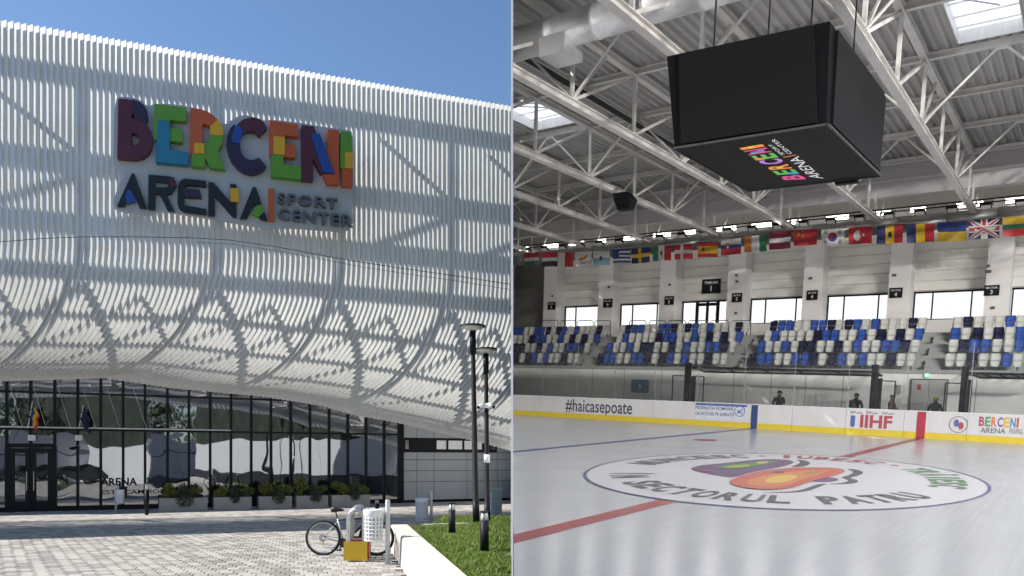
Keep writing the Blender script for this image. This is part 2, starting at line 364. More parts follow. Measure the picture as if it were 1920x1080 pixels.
# entrance door with two leaves
d0, d1, dm = gs(14), gs(103), gs(58)
door = part(arena, 'entrance_door', MB().obox(G((d0+d1)/2, 2.62, 0.13), gu*(d1-d0)/2, gn*0.05, V((0,0,0.08))).obox(G(d0,1.3,0.13), gu*.07, gn*.05, V((0,0,1.3))).obox(G(d1,1.3,0.13), gu*.07, gn*.05, V((0,0,1.3))), DARKFR)
for a, b in ((d0+.07, dm-.01), (dm+.01, d1-.07)):
    lf = MB().obox(G(a+.08,1.27,.14), gu*.08, gn*.03, V((0,0,1.25))).obox(G(b-.08,1.27,.14), gu*.08, gn*.03, V((0,0,1.25)))
    lf.obox(G((a+b)/2,2.42,.14), gu*((b-a)/2-.16), gn*.03, V((0,0,.09))).obox(G((a+b)/2,0.22,.14), gu*((b-a)/2-.16), gn*.03, V((0,0,.2)))
    part(door, 'door_leaf', lf, DARKFR)
    part(door, 'door_handle', MB().tube([G(dm + (.12 if a > dm else -.12), .85, .24), G(dm + (.12 if a > dm else -.12), 1.6, .24)], .018, 8), GALV)
# lettering on the glass
tm = MB(); o = gpt(188, 911, 0.05); text_on(tm, 'ARENA', o, gu, (0,0,1), 0.32, width=1.35, bold=.03)
o = gpt(190, 927, 0.05); text_on(tm, 'ESTE CAMPIONII', o, gu, (0,0,1), 0.17, width=2.6, bold=.01)
part(cw, 'glass_lettering', tm, BLACK)
# light rail with flag sockets in front of the transom
rl = MB().tube([G(gs(0,0.6), 3.32, .6), G(gs(433,0.6), 3.32, .6)], .028, 8)
for u in (40, 135, 235, 330, 425): rl.tube([G(gs(u), 3.32, .05), G(gs(u), 3.32, .6)], .03, 6)
for u in (18, 62, 108, 155, 200, 250): rl.tube([G(gs(u), 5.0, .05), G(gs(u)+.5, 3.32, .6)], .007, 6)
part(arena, 'canopy_rail', rl, STEEL_W)
# grey panel wall with a ribbon window, right of the glass
panel_m = mat('light_grey_cladding', (0.50, 0.51, 0.53), 0.5, var=0.05, scale=1.0)
pwall = part(arena, 'panel_wall', MB().add([G(ms[-1]+.13,0,-.1),G(ms[-1]+14,0,-.1),G(ms[-1]+14,7,-.1),G(ms[-1]+.13,7,-.1)], [(0,1,2,3)]), DARKFR, clip=True)
vx = [755, 781, 813, 875, 932, 990]; vs_ = [gs(u) for u in vx]; vs_[0] = ms[-1] + .14
zl = [0.14, 1.02, 1.55, 2.08, 2.44, 3.12, 3.9, 5.0, 6.5]
for i in range(5):
    for k in range(len(zl) - 1):
        if zl[k] == 2.44 and i < 4: continue
        part(pwall, 'cladding_panel', MB().obox(G((vs_[i]+vs_[i+1])/2, (zl[k]+zl[k+1])/2, 0.0), gu*((vs_[i+1]-vs_[i])/2-.012), gn*.05, V((0,0,(zl[k+1]-zl[k])/2-.012))), panel_m, clip=True)
rb = [gs(u) for u in (757, 768, 781, 813, 816, 838, 868, 886, 905, 918, 930)]
rw = part(arena, 'ribbon_window', MB().obox(G((rb[0]+rb[-1])/2, 2.78, -.02), gu*(rb[-1]-rb[0])/2, gn*.05, V((0,0,.33))), DARKFR, clip=True)
for a, b in ((0,1),(4,5),(5,6),(6,7),(7,8),(9,10)):
    part(rw, 'pane', MB().obox(G((rb[a]+rb[b])/2, 2.80, .04), gu*((rb[b]-rb[a])/2-.06), gn*.012, V((0,0,.21))), PANE, clip=True)
# building body behind
body = MB().obox(G(8, 3.55, -9), gu*40, gn*8.4, V((0,0,3.55)))
part(arena, 'rear_block', body, mat('render_grey', (0.45, 0.45, 0.45), 0.8), clip=True)
# ---- the louvre screen
S0 = ep(5, 865, 24.0); S0.z = 0; S1 = ep(958, 865, 24.0 * 831 / 669); S1.z = 0
us = (S1 - S0).normalized(); un = V((us.y, -us.x, 0)); ZT = 15.68; ZS = 9.1; SW, BK = 3.7, 3.0
EDGE = [(-400,709),(5,709),(190,704),(310,722),(400,731),(480,738),(600,757),(650,772),(750,791),(850,815),(905,828),(955,842),(1050,868),(1200,910)]
def sx_at(u, off): return (epl(u, 865, S0 + un * off, un) - S0).dot(us)
et = []
for u, v in EDGE:
    p = epl(u, v, S0 - un * BK, un); et.append(((p - S0).dot(us), p.z))
def zend(s):
    if s <= et[0][0]: return et[0][1]
    for (a, za), (b, zb) in zip(et, et[1:]):
        if s <= b: return za + (zb - za) * (s - a) / (b - a)
    return et[-1][1]
NSEG = 22
def path(s, inset=0.0):
    "points and frames down one fin: straight, then sweeping left and inwards under the belly"
    ze = zend(s - SW); pts = [(S0 + us*s + V((0,0,z))) for z in (ZT, 13.0, 11.0, ZS)]
    for k in range(1, NSEG + 1):
        th = math.pi/2 * k / NSEG; h = 1 - math.cos(th); pts.append(S0 + us*(s - SW*h) - un*(BK*h) + V((0,0, ZS + (ze - ZS)*math.sin(th))))
    fr = []
    for i, p in enumerate(pts):
        t = (pts[min(i+1,len(pts)-1)] - pts[max(i-1,0)]).normalized(); n = us.cross(t).normalized()
        if n.dot(un) < -0.2 or n.z > 0.3: n = -n
        l = n.cross(t).normalized()
        if l.dot(us) < 0: l = -l
        fr.append((p - n*inset, t, n, l))
    return fr
PITCH = 0.176
def fin(mb, s, th=0.022):
    ch = .245 - .06*max(-.2, min(1, s/16.7)); fr = path(s); o = len(mb.v)
    for i, (p, t, n, l) in enumerate(fr):
        AL = R(43 + 7*max(0, min(1, 1 - s/9)) - 13*max(0, (i-6)/(len(fr)-7))**1.3)
        c = l * math.sin(AL) + n * math.cos(AL); w_ = l * math.cos(AL) - n * math.sin(AL)
        for a, b in ((-.5,-.5),(.5,-.5),(.5,.5),(-.5,.5)): mb.v.append(p + c*(a*ch) + w_*(b*th))
    for i in range(len(fr)-1):
        for k in range(4): mb.f.append((o+i*4+k, o+(i+1)*4+k, o+(i+1)*4+(k+1)%4, o+i*4+(k+1)%4)); mb.m.append(0)
    mb.f.append((o,o+1,o+2,o+3)); mb.m.append(0); e = o+(len(fr)-1)*4; mb.f.append((e+3,e+2,e+1,e)); mb.m.append(0)
screen = part(arena, 'louvre_screen', MB().bar(S0 + us*-2 - un*.35 + V((0,0,ZT-.5)), S0 + us*17.5 - un*.35 + V((0,0,ZT-.5)), .16, .22), STEEL_W, clip=True)
nf = int(23.0 / PITCH)
for i in range(-6, nf):
    b = MB(); fin(b, i * PITCH + 0.04); part(screen, 'louvre_fin', b, WHITE, clip=True)
left = MB()
for i in range(-150, -6): fin(left, i * PITCH + 0.04)
part(screen, 'louvre_fins_out_of_view', left, WHITE, kind='stuff')
# curved ribs, rails and braces behind the fins
ribs = [sx_at(u, 0) for u in (75, 345, 590, 790)]; st = (ribs[-1] - ribs[0]) / 3
for k in range(-8, 7):
    s = ribs[0] + st * k; fr = path(s, 0.42); o = MB()
    for (p, t, n, l), (q, t2, n2, l2) in zip(fr, fr[1:]): o.bar(p, q, 0.17, 0.05, up=n)
    part(screen, 'rib', o, STEEL_W, clip=True)
for z, wd in ((12.7, .22), (10.75, .14), (9.0, .2)):
    part(screen, 'rail', MB().bar(S0 + us*-27 - un*.45 + V((0,0,z)), S0 + us*24 - un*.45 + V((0,0,z)), .2, wd), STEEL_W, clip=True)
def on_path(s, f_, inset):
    fr = path(s, inset); i = min(int(f_), len(fr) - 2); a = f_ - i; return fr[i][0].lerp(fr[i+1][0], a)
for f_ in (9.5, 14, 18, 21.5):
    o = MB(); ss = [ribs[0] + st*k*0.5 for k in range(-16, 15)]
    for a, b in zip(ss, ss[1:]): o.bar(on_path(a, f_, .40), on_path(b, f_, .40), .12 if f_ != 15.5 else .2, .12)
    part(screen, 'belly_rail', o, STEEL_W, clip=True)
for k in range(-8, 6):
    s = ribs[0] + st * k; o = MB()
    A = [on_path(s + st*j/6, 4 + 18*j/6, .55) for j in range(7)]; B = [on_path(s + st*(1 - j/6), 4 + 18*j/6, .6) for j in range(7)]
    for c in (A, B):
        for p, q in zip(c, c[1:]): o.bar(p, q, .24, .04, up=un)
    for c in ([on_path(s + st*(.5 + j/6), 6 + 16*j/6, .5) for j in range(4)], [on_path(s + st*(.5 - j/6), 6 + 16*j/6, .5) for j in range(4)]):
        for p, q in zip(c, c[1:]): o.bar(p, q, .14, .04, up=un)
    o.bar(S0+us*s-un*.5+V((0,0,10.7)), S0+us*(s+st)-un*.5+V((0,0,12.6)), .16, .04, up=un); o.bar(S0+us*(s+st)-un*.5+V((0,0,12.9)), S0+us*(s+st*.3)-un*.5+V((0,0,15)), .16, .04, up=un)
    part(screen, 'brace', o, STEEL_W, clip=True)
# ---------------------------------------------------------------- the sign on the screen
SP = S0 + un * 0.55
def sgn(u, v, d=0.0): return epl(u, v, SP + un * d, un)
o_s = sgn(440, 310); 
def s2(u, v):
    p = sgn(u, v) - o_s; return (p.dot(us), p.z)
sign = thing('arena_sign', 'large multicoloured raised-letter sign reading BERCENI ARENA SPORT CENTER on the fins', 'sign', o_s)
def plate(name, loops, z0, z1, m, smooth=False):
    vs, fs = loops_mesh([[s2(*p) for p in lp] for lp in loops], 0.5)
    part(sign, name, MB().add([o_s + us*p.x + V((0,0,p.y)) + un*(z0 + (p.z + .5)*(z1 - z0)) for p in vs], fs), m)
def rnd(pts, k=3):
    "soften a polygon by corner cutting"
    for _ in range(k):
        q = []
        for a, b in zip(pts, pts[1:] + pts[:1]): q += [(a[0]*.75+b[0]*.25, a[1]*.75+b[1]*.25), (a[0]*.25+b[0]*.75, a[1]*.25+b[1]*.75)]
        pts = q
    return pts
back = [(216,192),(227,184),(262,189),(280,206),(289,197),(350,201),(396,216),(420,241),(441,223),(466,218),(490,233),(500,227),(560,233),(608,242),(655,247),(660,253),(661,362),(654,374),(659,390),(660,438),(600,433),(520,427),(508,432),(440,420),(395,412),(330,402),(300,398),(285,405),(225,399),(212,390),(216,372),(226,345),(233,328),(215,316),(213,305)]
plate('backing_panel', [rnd(back, 2)], 0.0, 0.16, mat('sign_backing', (0.50, 0.52, 0.55), 0.5, var=0.04))
C_ = dict(maroon=(0.094,0.015,0.035), navy=(0.027,0.015,0.050), green=(0.125,0.338,0.027), blue=(0.015,0.213,0.362), orange=(0.575,0.106,0.027), yellow=(0.775,0.425,0.015), royal=(0.015,0.075,0.350), ink=(0.007,0.009,0.013), grey=(0.125,0.138,0.163))
SM = {k: mat('sign_' + k, c, 0.45, var=0.06) for k, c in C_.items()}
c1 = lambda p: (200 + p[0]/4, 170 + p[1]/4); c2 = lambda p: (430 + p[0]/4, 170 + p[1]/4)
def L(name, colr, loop, cv=c1, holes=(), z=0.42, soft=0):
    lp = [[cv(p) for p in loop]] + [[cv(p) for p in h] for h in holes]
    if soft: lp = [rnd(l, soft) for l in lp]
    plate(name, lp, 0.16, z, SM[colr])
L('letter_b', 'maroon', [(100,103),(160,106),(205,112),(255,128),(290,155),(312,195),(314,240),(300,285),(325,315),(348,360),(354,410),(345,465),(320,510),(285,535),(230,548),(92,538)], holes=[[(197,355),(222,358),(245,375),(256,405),(250,430),(232,444),(197,448)],[(200,215),(215,222),(222,238),(212,250),(200,252)]])
L('letter_b_bowl', 'navy', [(205,110),(257,127),(292,154),(315,195),(317,240),(302,290),(262,266),(222,255),(222,238),(215,222),(202,214)], z=0.44)  # upper bowl in the letter's own navy paint
L('letter_e', 'green', [(368,140),(600,168),(600,267),(480,258),(480,320),(573,325),(573,422),(480,415),(400,408),(366,405)])
L('letter_e_foot', 'blue', [(393,265),(480,275),(480,485),(617,500),(617,592),(375,570)], z=0.46)
L('letter_r', 'orange', [(632,173),(700,178),(755,195),(800,222),(835,258),(778,310),(762,295),(740,288),(720,290),(720,430),(660,430),(660,508),(627,505)])
L('letter_r_bowl', 'yellow', [(778,310),(835,258),(858,290),(872,330),(876,375),(780,372)], z=0.45)
L('letter_r_leg', 'green', [(780,372),(876,375),(868,430),(835,490),(888,625),(780,612),(740,540),(740,607),(640,600),(640,508),(735,510),(735,440),(765,420)], z=0.43)
L('letter_r_joint', 'yellow', [(660,430),(735,435),(735,510),(660,508)], z=0.46)
L('letter_c', 'maroon', [(62,288),(95,258),(135,243),(180,239),(225,250),(255,275),(278,315),(220,375),(198,350),(165,338),(130,340),(105,352)], c2)
L('letter_c_joint', 'royal', [(62,288),(105,352),(85,380),(78,405),(77,432),(16,425),(20,370),(36,325)], c2, z=0.46)
L('letter_c_foot', 'navy', [(-22,440),(-16,375),(6,320),(36,290),(45,300),(20,370),(16,425),(77,432),(80,470),(92,510),(112,538),(145,553),(180,553),(220,535),(272,600),(245,632),(205,650),(160,656),(110,645),(60,612),(20,565),(-8,505)], c2)
L('letter_e', 'orange', [(297,260),(510,290),(510,382),(410,370),(410,435),(488,440),(488,535),(410,530),(325,515),(297,515)], c2)
L('letter_e_joint', 'yellow', [(325,378),(410,388),(410,518),(325,512)], c2, z=0.46)
L('letter_e_foot', 'green', [(307,515),(400,520),(400,588),(530,602),(530,697),(307,675)], c2, z=0.44)
L('letter_n', 'maroon', [(533,295),(625,305),(645,358),(700,650),(672,650),(617,540),(617,707),(533,700)], c2)
L('letter_n_stroke', 'royal', [(597,355),(667,365),(775,655),(695,650)], c2, z=0.48)
L('letter_n_stem', 'orange', [(723,325),(810,335),(810,733),(718,727),(693,655),(778,658),(723,510)], c2)
L('letter_i', 'green', [(822,340),(905,348),(905,500),(855,495),(855,618),(820,612)], c2)
L('letter_i_joint', 'yellow', [(855,497),(912,500),(912,620),(855,615)], c2, z=0.46)
L('letter_i_foot', 'orange', [(832,618),(910,622),(910,747),(832,740)], c2)
L('small_letter_a', 'ink', [(198,645),(216,648),(308,905),(255,900),(205,775),(140,888),(88,888)], z=0.32)
L('small_letter_a_accent', 'royal', [(165,770),(195,775),(225,855),(160,870),(148,820)], z=0.35)
L('small_letter_r', 'ink', [(320,655),(480,668),(512,682),(523,712),(518,755),(490,795),(455,802),(513,928),(465,922),(405,800),(370,797),(370,912),(318,910)], holes=[[(370,705),(455,713),(470,728),(465,748),(370,750)]], z=0.32)
L('small_letter_r_accent', 'maroon', [(470,690),(510,675),(530,740),(485,750)], z=0.35)
L('small_letter_e', 'ink', [(590,684),(748,700),(748,742),(610,730),(592,740),(585,760),(585,865),(594,885),(748,908),(748,950),(585,930),(555,912),(538,880),(535,850),(540,740),(555,700)], z=0.32)
L('small_letter_e_accent', 'navy', [(600,760),(700,768),(715,830),(590,822),(580,790)], z=0.35)
L('small_letter_n', 'ink', [(765,708),(805,715),(925,855),(925,722),(972,727),(972,972),(945,965),(812,815),(812,957),(763,955)], z=0.32)
L('small_letter_n_accent', 'yellow', [(8,755),(68,760),(68,860),(8,855)], c2, z=0.36)
L('small_letter_a', 'ink', [(173,745),(197,748),(282,995),(232,985),(185,868),(130,978),(80,978)], c2, z=0.32)
L('small_letter_a_accent', 'green', [(195,890),(240,875),(258,930),(215,970),(165,945)], c2, z=0.35)
L('divider_bar', 'orange', [(290,757),(330,757),(330,998),(290,998)], c2, z=0.32)
for word, q in (('SPORT', [(357,868),(803,905),(803,832),(357,787)]), ('CENTER', [(357,985),(915,1042),(915,955),(357,903)])):
    vs, fs, w_ = text(word, 0.5, 0.02, 1.12); Q = [c2(p) for p in q]
    pl = []
    for p in vs:
        a = p.x / w_; b = p.y; lo = [Q[0][k]*(1-a)+Q[1][k]*a for k in (0,1)]; hi = [Q[3][k]*(1-a)+Q[2][k]*a for k in (0,1)]
        x, z = s2(lo[0]*(1-b)+hi[0]*b, lo[1]*(1-b)+hi[1]*b); pl.append(o_s + us*x + V((0,0,z)) + un*(0.16 + (p.z+.5)*0.2))
    part(sign, 'word_' + word.lower(), MB().add(pl, fs), SM['grey'])
# ================================================================ things on the plaza
# ---- bicycle
def bicycle():
    P = lambda u, v, dd=0.0: ep(u, v, 16.2 + dd)
    rear, front = P(606, 1013.5), P(706, 1013.5); t = (front - rear).normalized(); up = V((0,0,1)); side = V((0,1,0))
    rear.z = front.z = 0.40; Rw = 0.335
    b = thing('bicycle', 'white and dark blue mountain bicycle leaning at the rack', 'bicycle', (rear + front)/2 - V((0,0,.37)))
    alloy = mat('bike_alloy', (0.55,0.56,0.58), 0.3, 0.9); rub = mat('tyre_rubber', (0.018,0.018,0.018), 0.8); fw = mat('bike_frame_white', (0.72,0.73,0.74), 0.3, var=.03); fb = mat('bike_frame_blue', (0.02,0.045,0.16), 0.3, var=.03); dk = mat('bike_black_parts', (0.015,0.015,0.017), 0.5)
    X = lambda a, z, y=0.0: rear + t*a + V((0, y, z - rear.z)); L_ = (front - rear).length
    for nm, c in (('rear_wheel', rear), ('front_wheel', front)):
        wv = part(b, nm, MB().torus(c, t, up, Rw - .012, .016, 36, 8), alloy, True)
        part(wv, 'tyre', MB().torus(c, t, up, Rw + .012, .028, 36, 8), rub, True)
        sp = MB()
        for k in range(18):
            g = 2*math.pi*k/18; sp.tube([c + V((0, .025 if k % 2 else -.025, 0)), c + (t*math.cos(g) + up*math.sin(g))*(Rw-.02)], .0022, 4, cap=False)
        part(wv, 'spokes', sp, alloy)
        part(wv, 'hub', MB().tube([c - side*.05, c + side*.05], .022, 10).tube([c - side*.035, c - side*.03], .08, 16), alloy)
    bb = X(.43, .30); sc_ = X(.30, .80); hd = X(.84, .83); hb = X(.88, .70)
    fr = MB().tube([sc_, bb], .018, 8).tube([bb, rear + side*.05], .012, 6).tube([bb, rear - side*.05], .012, 6).tube([sc_ - up*.06, rear + side*.05], .010, 6).tube([sc_ - up*.06, rear - side*.05], .010, 6)
    part(b, 'rear_triangle', fr, fw, True)
    part(b, 'main_frame', MB().tube([X(.31,.76), hd - up*.02], .020, 8).tube([bb, X(.62,.48), hb], .026, 8).tube([hd, hb], .024, 8), fb, True)
    part(b, 'fork', MB().tube([hb, X(.91,.64)], .022, 8).tube([X(.91,.66,.06), front + side*.06], .018, 8).tube([X(.91,.66,-.06), front - side*.06], .018, 8).tube([X(.91,.66,.06), X(.91,.66,-.06)], .02, 8), fw, True)
    part(b, 'saddle', MB().tube([X(.17,.985), X(.24,.99), X(.34,.985), X(.43,.975)], [.055,.06,.035,.02], 10), dk, True)
    part(b, 'seat_post', MB().tube([sc_, X(.255,.97)], .014, 8), dk, True)
    part(b, 'handlebar', MB().tube([hd, X(.82,.93), X(.90,.96)], .016, 8).tube([X(.86,.97,.33), X(.90,.96,.05), X(.90,.96,-.05), X(.86,.97,-.33)], .014, 8).tube([X(.86,.97,-.33),X(.82,.98,-.24)], .02, 8).tube([X(.92,.99,-.1),X(.98,1.02,-.1)], .008, 6), dk, True)
    part(b, 'crank', MB().tube([bb - side*.06, bb - side*.05], .095, 20).tube([bb - side*.08, X(.36,.16,-.08)], .012, 6).tube([bb + side*.08, X(.50,.44,.08)], .012, 6).box(X(.31,.14,-.16), X(.41,.165,-.06)).box(X(.45,.43,.06), X(.55,.455,.16)), dk)
    part(b, 'chain', MB().tube([bb - side*.055 + up*.09, rear - side*.055 + up*.04], .006, 4).tube([bb - side*.055 - up*.09, X(.03,.20,-.055), rear - side*.055 - up*.04], .006, 4), dk)
bicycle()
# ---- bicycle rack: galvanised arches, each with coloured plates at its foot
plates = dict(yellow=(0.62,0.40,0.02), orange=(0.55,0.10,0.03), red=(0.33,0.03,0.025), white=(0.75,0.74,0.72))
PLM = {k: mat('rack_plate_' + k, c, 0.45, var=.06) for k, c in plates.items()}
rk = [ep(669, 1056, 15.2) + V((0.0, 0.30*k, 0)) - V((0.045*k, 0, 0)) for k in range(4)]
wheres = ['frontmost of the bicycle rack', 'second of the bicycle rack', 'third of the bicycle rack', 'rearmost of the bicycle rack']
for k, (c, cl) in enumerate(zip(rk, ('yellow', 'orange', 'white', 'red'))):
    c.z = 0.035
    t = thing('bicycle_stand', 'galvanised bicycle arch with %s foot plates, %s' % (cl, wheres[k]), 'bicycle stand', c, group='bicycle stands beside the kerb wall')
    A = [c + V((-.15,0,.0)), c + V((-.15,0,.82))] + [c + V((-.15*math.cos(g), 0, .82 + .20*math.sin(g))) for g in [math.pi*i/10 for i in range(1,10)]] + [c + V((.15,0,.82)), c + V((.15,0,.0))]
    o = MB()
    for p, q in zip(A, A[1:]): o.bar(p, q, .16, .085, up=(0,1,0)) if False else None
    # flat rounded section: wide along the depth
    pts = A; n = 10; base = len(o.v)
    for i, p in enumerate(pts):
        tt = (pts[min(i+1,len(pts)-1)] - pts[max(i-1,0)]).normalized(); a = V((0,1,0)); b_ = tt.cross(a)
        for j in range(n):
            g = 2*math.pi*j/n; o.v.append(p + a*(.085*math.cos(g)) + b_*(.052*math.sin(g)))
    for i in range(len(pts)-1):
        for j in range(n): o.f.append((base+i*n+j, base+i*n+(j+1)%n, base+(i+1)*n+(j+1)%n, base+(i+1)*n+j)); o.m.append(0)
    part(t, 'arch', o, GALV, True)
    part(t, 'plate', MB().box(c + V((-.235,-.115,.03)), c + V((.225,-.10,.40))), PLM[cl])
    part(t, 'plate', MB().box(c + V((-.235,.10,.03)), c + V((.225,.115,.40))), PLM[('orange','white','red','red')[k]])
    if k == 0:
        tm = MB(); text_on(tm, 'BERCENI ARENA', c + V((-.10,-.118,.055)), (1,0,0), (0,0,1), .022, width=.2); part(t, 'lettering', tm, mat('rack_print', (.35,.2,.02), .6))
# ---- litter bins hung on posts
bin_m = mat('bin_white_paint', (0.76, 0.77, 0.78), 0.4, var=.04); bag_m = mat('bin_bag', (0.66, 0.67, 0.69), 0.4, var=.12, scale=14, bump=.6, bscale=14)
postm = mat('post_grey_paint', (0.55, 0.58, 0.61), 0.4, var=.05)
def bin_(u_post, d, ptop, u_bin, w_, top, bot, label, z0=0.03):
    pb = ep(u_post, 865, d); pb.z = z0; k = d / F
    zt = 2 + (865 - ptop)*k; t = thing('litter_bin', label, 'bin', pb, group='litter bins on the plaza')
    part(t, 'post', MB().lathe([(.045,0),(.045,zt-z0-.01),(.038,zt-z0)], pb, 14), postm, True)
    c = ep(u_bin, 865, d); r = w_*k/2; a = 2 + (865 - bot)*k; b = 2 + (865 - top)*k; c.z = 0
    rg = MB(); n = 16
    for h in [a + (b - a)*q for q in (0.02, .14, .26, .38, .50, .62, .74)]: rg.torus(c + V((0,0,h)), (1,0,0), (0,1,0), r*(.9 + .1*(h-a)/(b-a)), .013, 24, 6)
    for i in range(n):
        g = 2*math.pi*i/n; d_ = V((math.cos(g), math.sin(g), 0)); rg.bar(c + d_*r*.9 + V((0,0,a)), c + d_*r + V((0,0,b-.02)), .03, .012, up=d_)
    part(t, 'basket', rg, bin_m)
    part(t, 'rim', MB().lathe([(r*1.0,b-.14),(r*1.03,b-.10),(r*1.08,b-.02),(r*1.04,b),(r*.9,b-.01),(r*.88,b-.14)], c, 24), bin_m, True)
    part(t, 'liner', MB().lathe([(r*.5,a+.01),(r*.78,a+.05),(r*.84,a+(b-a)*.5),(r*.86,b-.05)], c, 20), bag_m, True)
    part(t, 'bracket', MB().bar(pb + V((0,0,b-.06-z0)), c + V((r if pb.x > c.x else -r, 0, b-.06)), .03), postm)
bin_(727, 14.8, 937, 700.5, 36, 955, 1014, 'white lattice litter bin on a grey post in front of the bicycle')
bin_(809, 25.6, 921, 791, 24, 934, 976, 'white lattice litter bin on a post beyond the corner of the kerb wall', 0.03)
bin_(217.5, 29.6, 909, 226, 13, 918, 944, 'small white litter bin in the shade before the entrance glass')
# ---- bollard lights
cap_m = mat('bollard_lens', (0.78, 0.80, 0.82), 0.25, var=.03); ant = mat('bollard_anthracite', (0.013, 0.014, 0.016), 0.55, var=.1, spec=.2)
def bollard(u, base, d, h, r, z0, label):
    c = ep(u, 865, d); c.z = z0; t = thing('bollard_light', label, 'bollard', c, group='bollard lights')
    part(t, 'shaft', MB().lathe([(r,0),(r,h*.78)], c, 20), ant, True)
    part(t, 'lens', MB().lathe([(r*.95,h*.78),(r*.80,h*.90),(r*.72,h*.965)], c, 20), cap_m, True)
    fins_ = MB()
    for i in range(3):
        g = 2.1*i + .4; fins_.bar(c + V((r*.85*math.cos(g), r*.85*math.sin(g), h*.78)), c + V((r*.85*math.cos(g), r*.85*math.sin(g), h*.97)), .012)
    part(t, 'strut', fins_, ant)
    part(t, 'cap', MB().lathe([(r*1.02,h*.965),(r*1.04,h*.985),(r*.98,h)], c, 20), ant, True)
bollard(847.5, 1002, 15.9, .68, .072, LZ, 'dark bollard light with white lens on the lawn, the farther and left one')
bollard(908.5, 1033, 12.95, .70, .073, LZ, 'dark bollard light with white lens on the lawn, the nearer and right one')
bollard(707, 955, 27.5, .62, .075, .03, 'black bollard light standing behind the bicycle handlebar')
bollard(275, 967, 28.4, 1.2, .065, .03, 'slim black bollard light left of the first planter')
# ---- tall lamp posts
lens = mat('lamp_opal_disc', (0.72, 0.72, 0.70), 0.35, var=.03)
def lamp(ub, ut, d, z0, vtop, wdisc, label, cams=False):
    b = ep(ub, 865, d); b.z = z0; zt = 2 + (865 - vtop)*d/F; tp = ep(ut, 865, d); tp.z = zt
    t = thing('lamp_post', label, 'street lamp', b, group='tall lamp posts on the lawn'); r = wdisc*d/F/2
    L_ = lambda a: b.lerp(tp, a)
    part(t, 'pole', MB().tube([b, L_(.12), L_(.12), L_(.88)], [.085, .085, .075, .055], 14), BLACK, True)
    part(t, 'collar', MB().tube([L_(.86), L_(.975)], [.075,.08], 14), BLACK, True)
    part(t, 'opal_disc', MB().lathe([(.10,-.10),(r*.45,-.075),(r*.97,-.018)], tp, 28), lens, True)
    part(t, 'lamp_cover', MB().lathe([(r*.99,-.018),(r,0),(r*.96,.025),(r*.4,.045)], tp, 28), BLACK, True)
    if cams:
        kf = d/F; zc = 2 + (865 - 762)*kf; c = L_((zc - z0)/(zt - z0)); c.z = zc
        part(t, 'clamp', MB().lathe([(.085,-.05),(.09,0),(.085,.08)], c, 14), bin_m, True)
        for s, e in ((-1, V((-.20,-.12,-.03))), (1, V((.19,-.12,-.02)))):
            cm = part(t, 'security_camera', MB().tube([c + e*.25 + V((0,0,.07)), c + e + V((0,0,.0))], [.05,.055], 12), bin_m, True)
            part(cm, 'lens', MB().tube([c + e + V((0,0,0)), c + e*1.16 + V((0,0,-.012))], [.052,.045], 12), BLACK, True)
        part(t, 'sticker', MB().tube([L_((2+(865-868)*kf-z0)/(zt-z0)), L_((2+(865-852)*kf-z0)/(zt-z0))], .082, 14), bin_m, True)
lamp(893, 886, 19.0, LZ, 612, 50, 'tall black lamp post with disc head nearest the kerb wall')
lamp(914, 911, 21.3, .30, 655, 43, 'tall black lamp post carrying two white security cameras', True)
# ---- utility cabinet
c = ep(931, 865, 27.3); c.z = .03; cb = thing('utility_cabinet', 'pale green-grey utility cabinet on the far edge of the lawn', 'cabinet', c)
cabm = mat('cabinet_grey_green', (0.42, 0.44, 0.38), 0.55, var=.06)
part(cb, 'housing', MB().box(c + V((-.17,-.16,.05)), c + V((.19,.2,.98))), cabm)
part(cb, 'roof', MB().box(c + V((-.20,-.19,.98)), c + V((.22,.23,1.02))), cabm); part(cb, 'plinth', MB().box(c + V((-.15,-.14,-.03)), c + V((.17,.18,.05))), conc)
part(cb, 'door', MB().box(c + V((-.12,-.175,.12)), c + V((.14,-.16,.92))), mat('cabinet_door', (0.36,0.38,0.33), .5))
part(cb, 'pipe', MB().tube([c + V((-.19,-.1,.1)), c + V((-.19,-.1,.9))], .02, 8), bin_m)
bh = thing('handrail_frame', 'dark tubular railing frame at the right end of the panel wall', 'railing', G(gs(948), 0, 1.0))
for k in range(2): part(bh, 'hoop', MB().tube([G(gs(940+k*10),.0,1.0), G(gs(940+k*10),1.15-.3*k,1.0), G(gs(952+k*6),1.15-.3*k,1.0), G(gs(952+k*6),0,1.0)], .022, 8), mat('grey_rail', (.2,.21,.22), .4, .5), clip=True)
# ---- planters with shrubs
plant_m = mat('planter_concrete', (0.46, 0.43, 0.39), 0.85, var=.08, bump=.1)
leafA = mat('shrub_leaf_green', (0.065, 0.105, 0.02), 0.5, var=.3, scale=6); leafY = mat('shrub_leaf_yellow', (0.22, 0.20, 0.03), 0.5, var=.3, scale=6); leafD = mat('shrub_leaf_dark', (0.035, 0.045, 0.032), 0.6, var=.3, scale=6); bark = mat('bark', (0.07, 0.05, 0.035), 0.9, var=.3)
def leaves(mb, c, rad, n, size, mi, flat=1.0):
    for _ in range(n):
        while True:
            p = V((random.uniform(-1,1), random.uniform(-1,1), random.uniform(-1,1)))
            if p.length < 1: break
        p = V(c) + V((p.x*rad[0], p.y*rad[1], p.z*rad[2])); a = V((random.gauss(0,1), random.gauss(0,1), random.gauss(0,1))).normalized(); b = a.orthogonal().normalized(); s = size*random.uniform(.6,1.3)
        mb.add([p - a*s, p - b*s*.45, p + a*s, p + b*s*.45], [(0,1,2,3)], random.choice(mi))
pls = [(298, 388), (394, 470), (478, 545), (548, 612), (614, 690)]
PB = [964, 963, 961, 958, 955]
names = ['leftmost', 'second', 'third', 'fourth', 'rightmost']
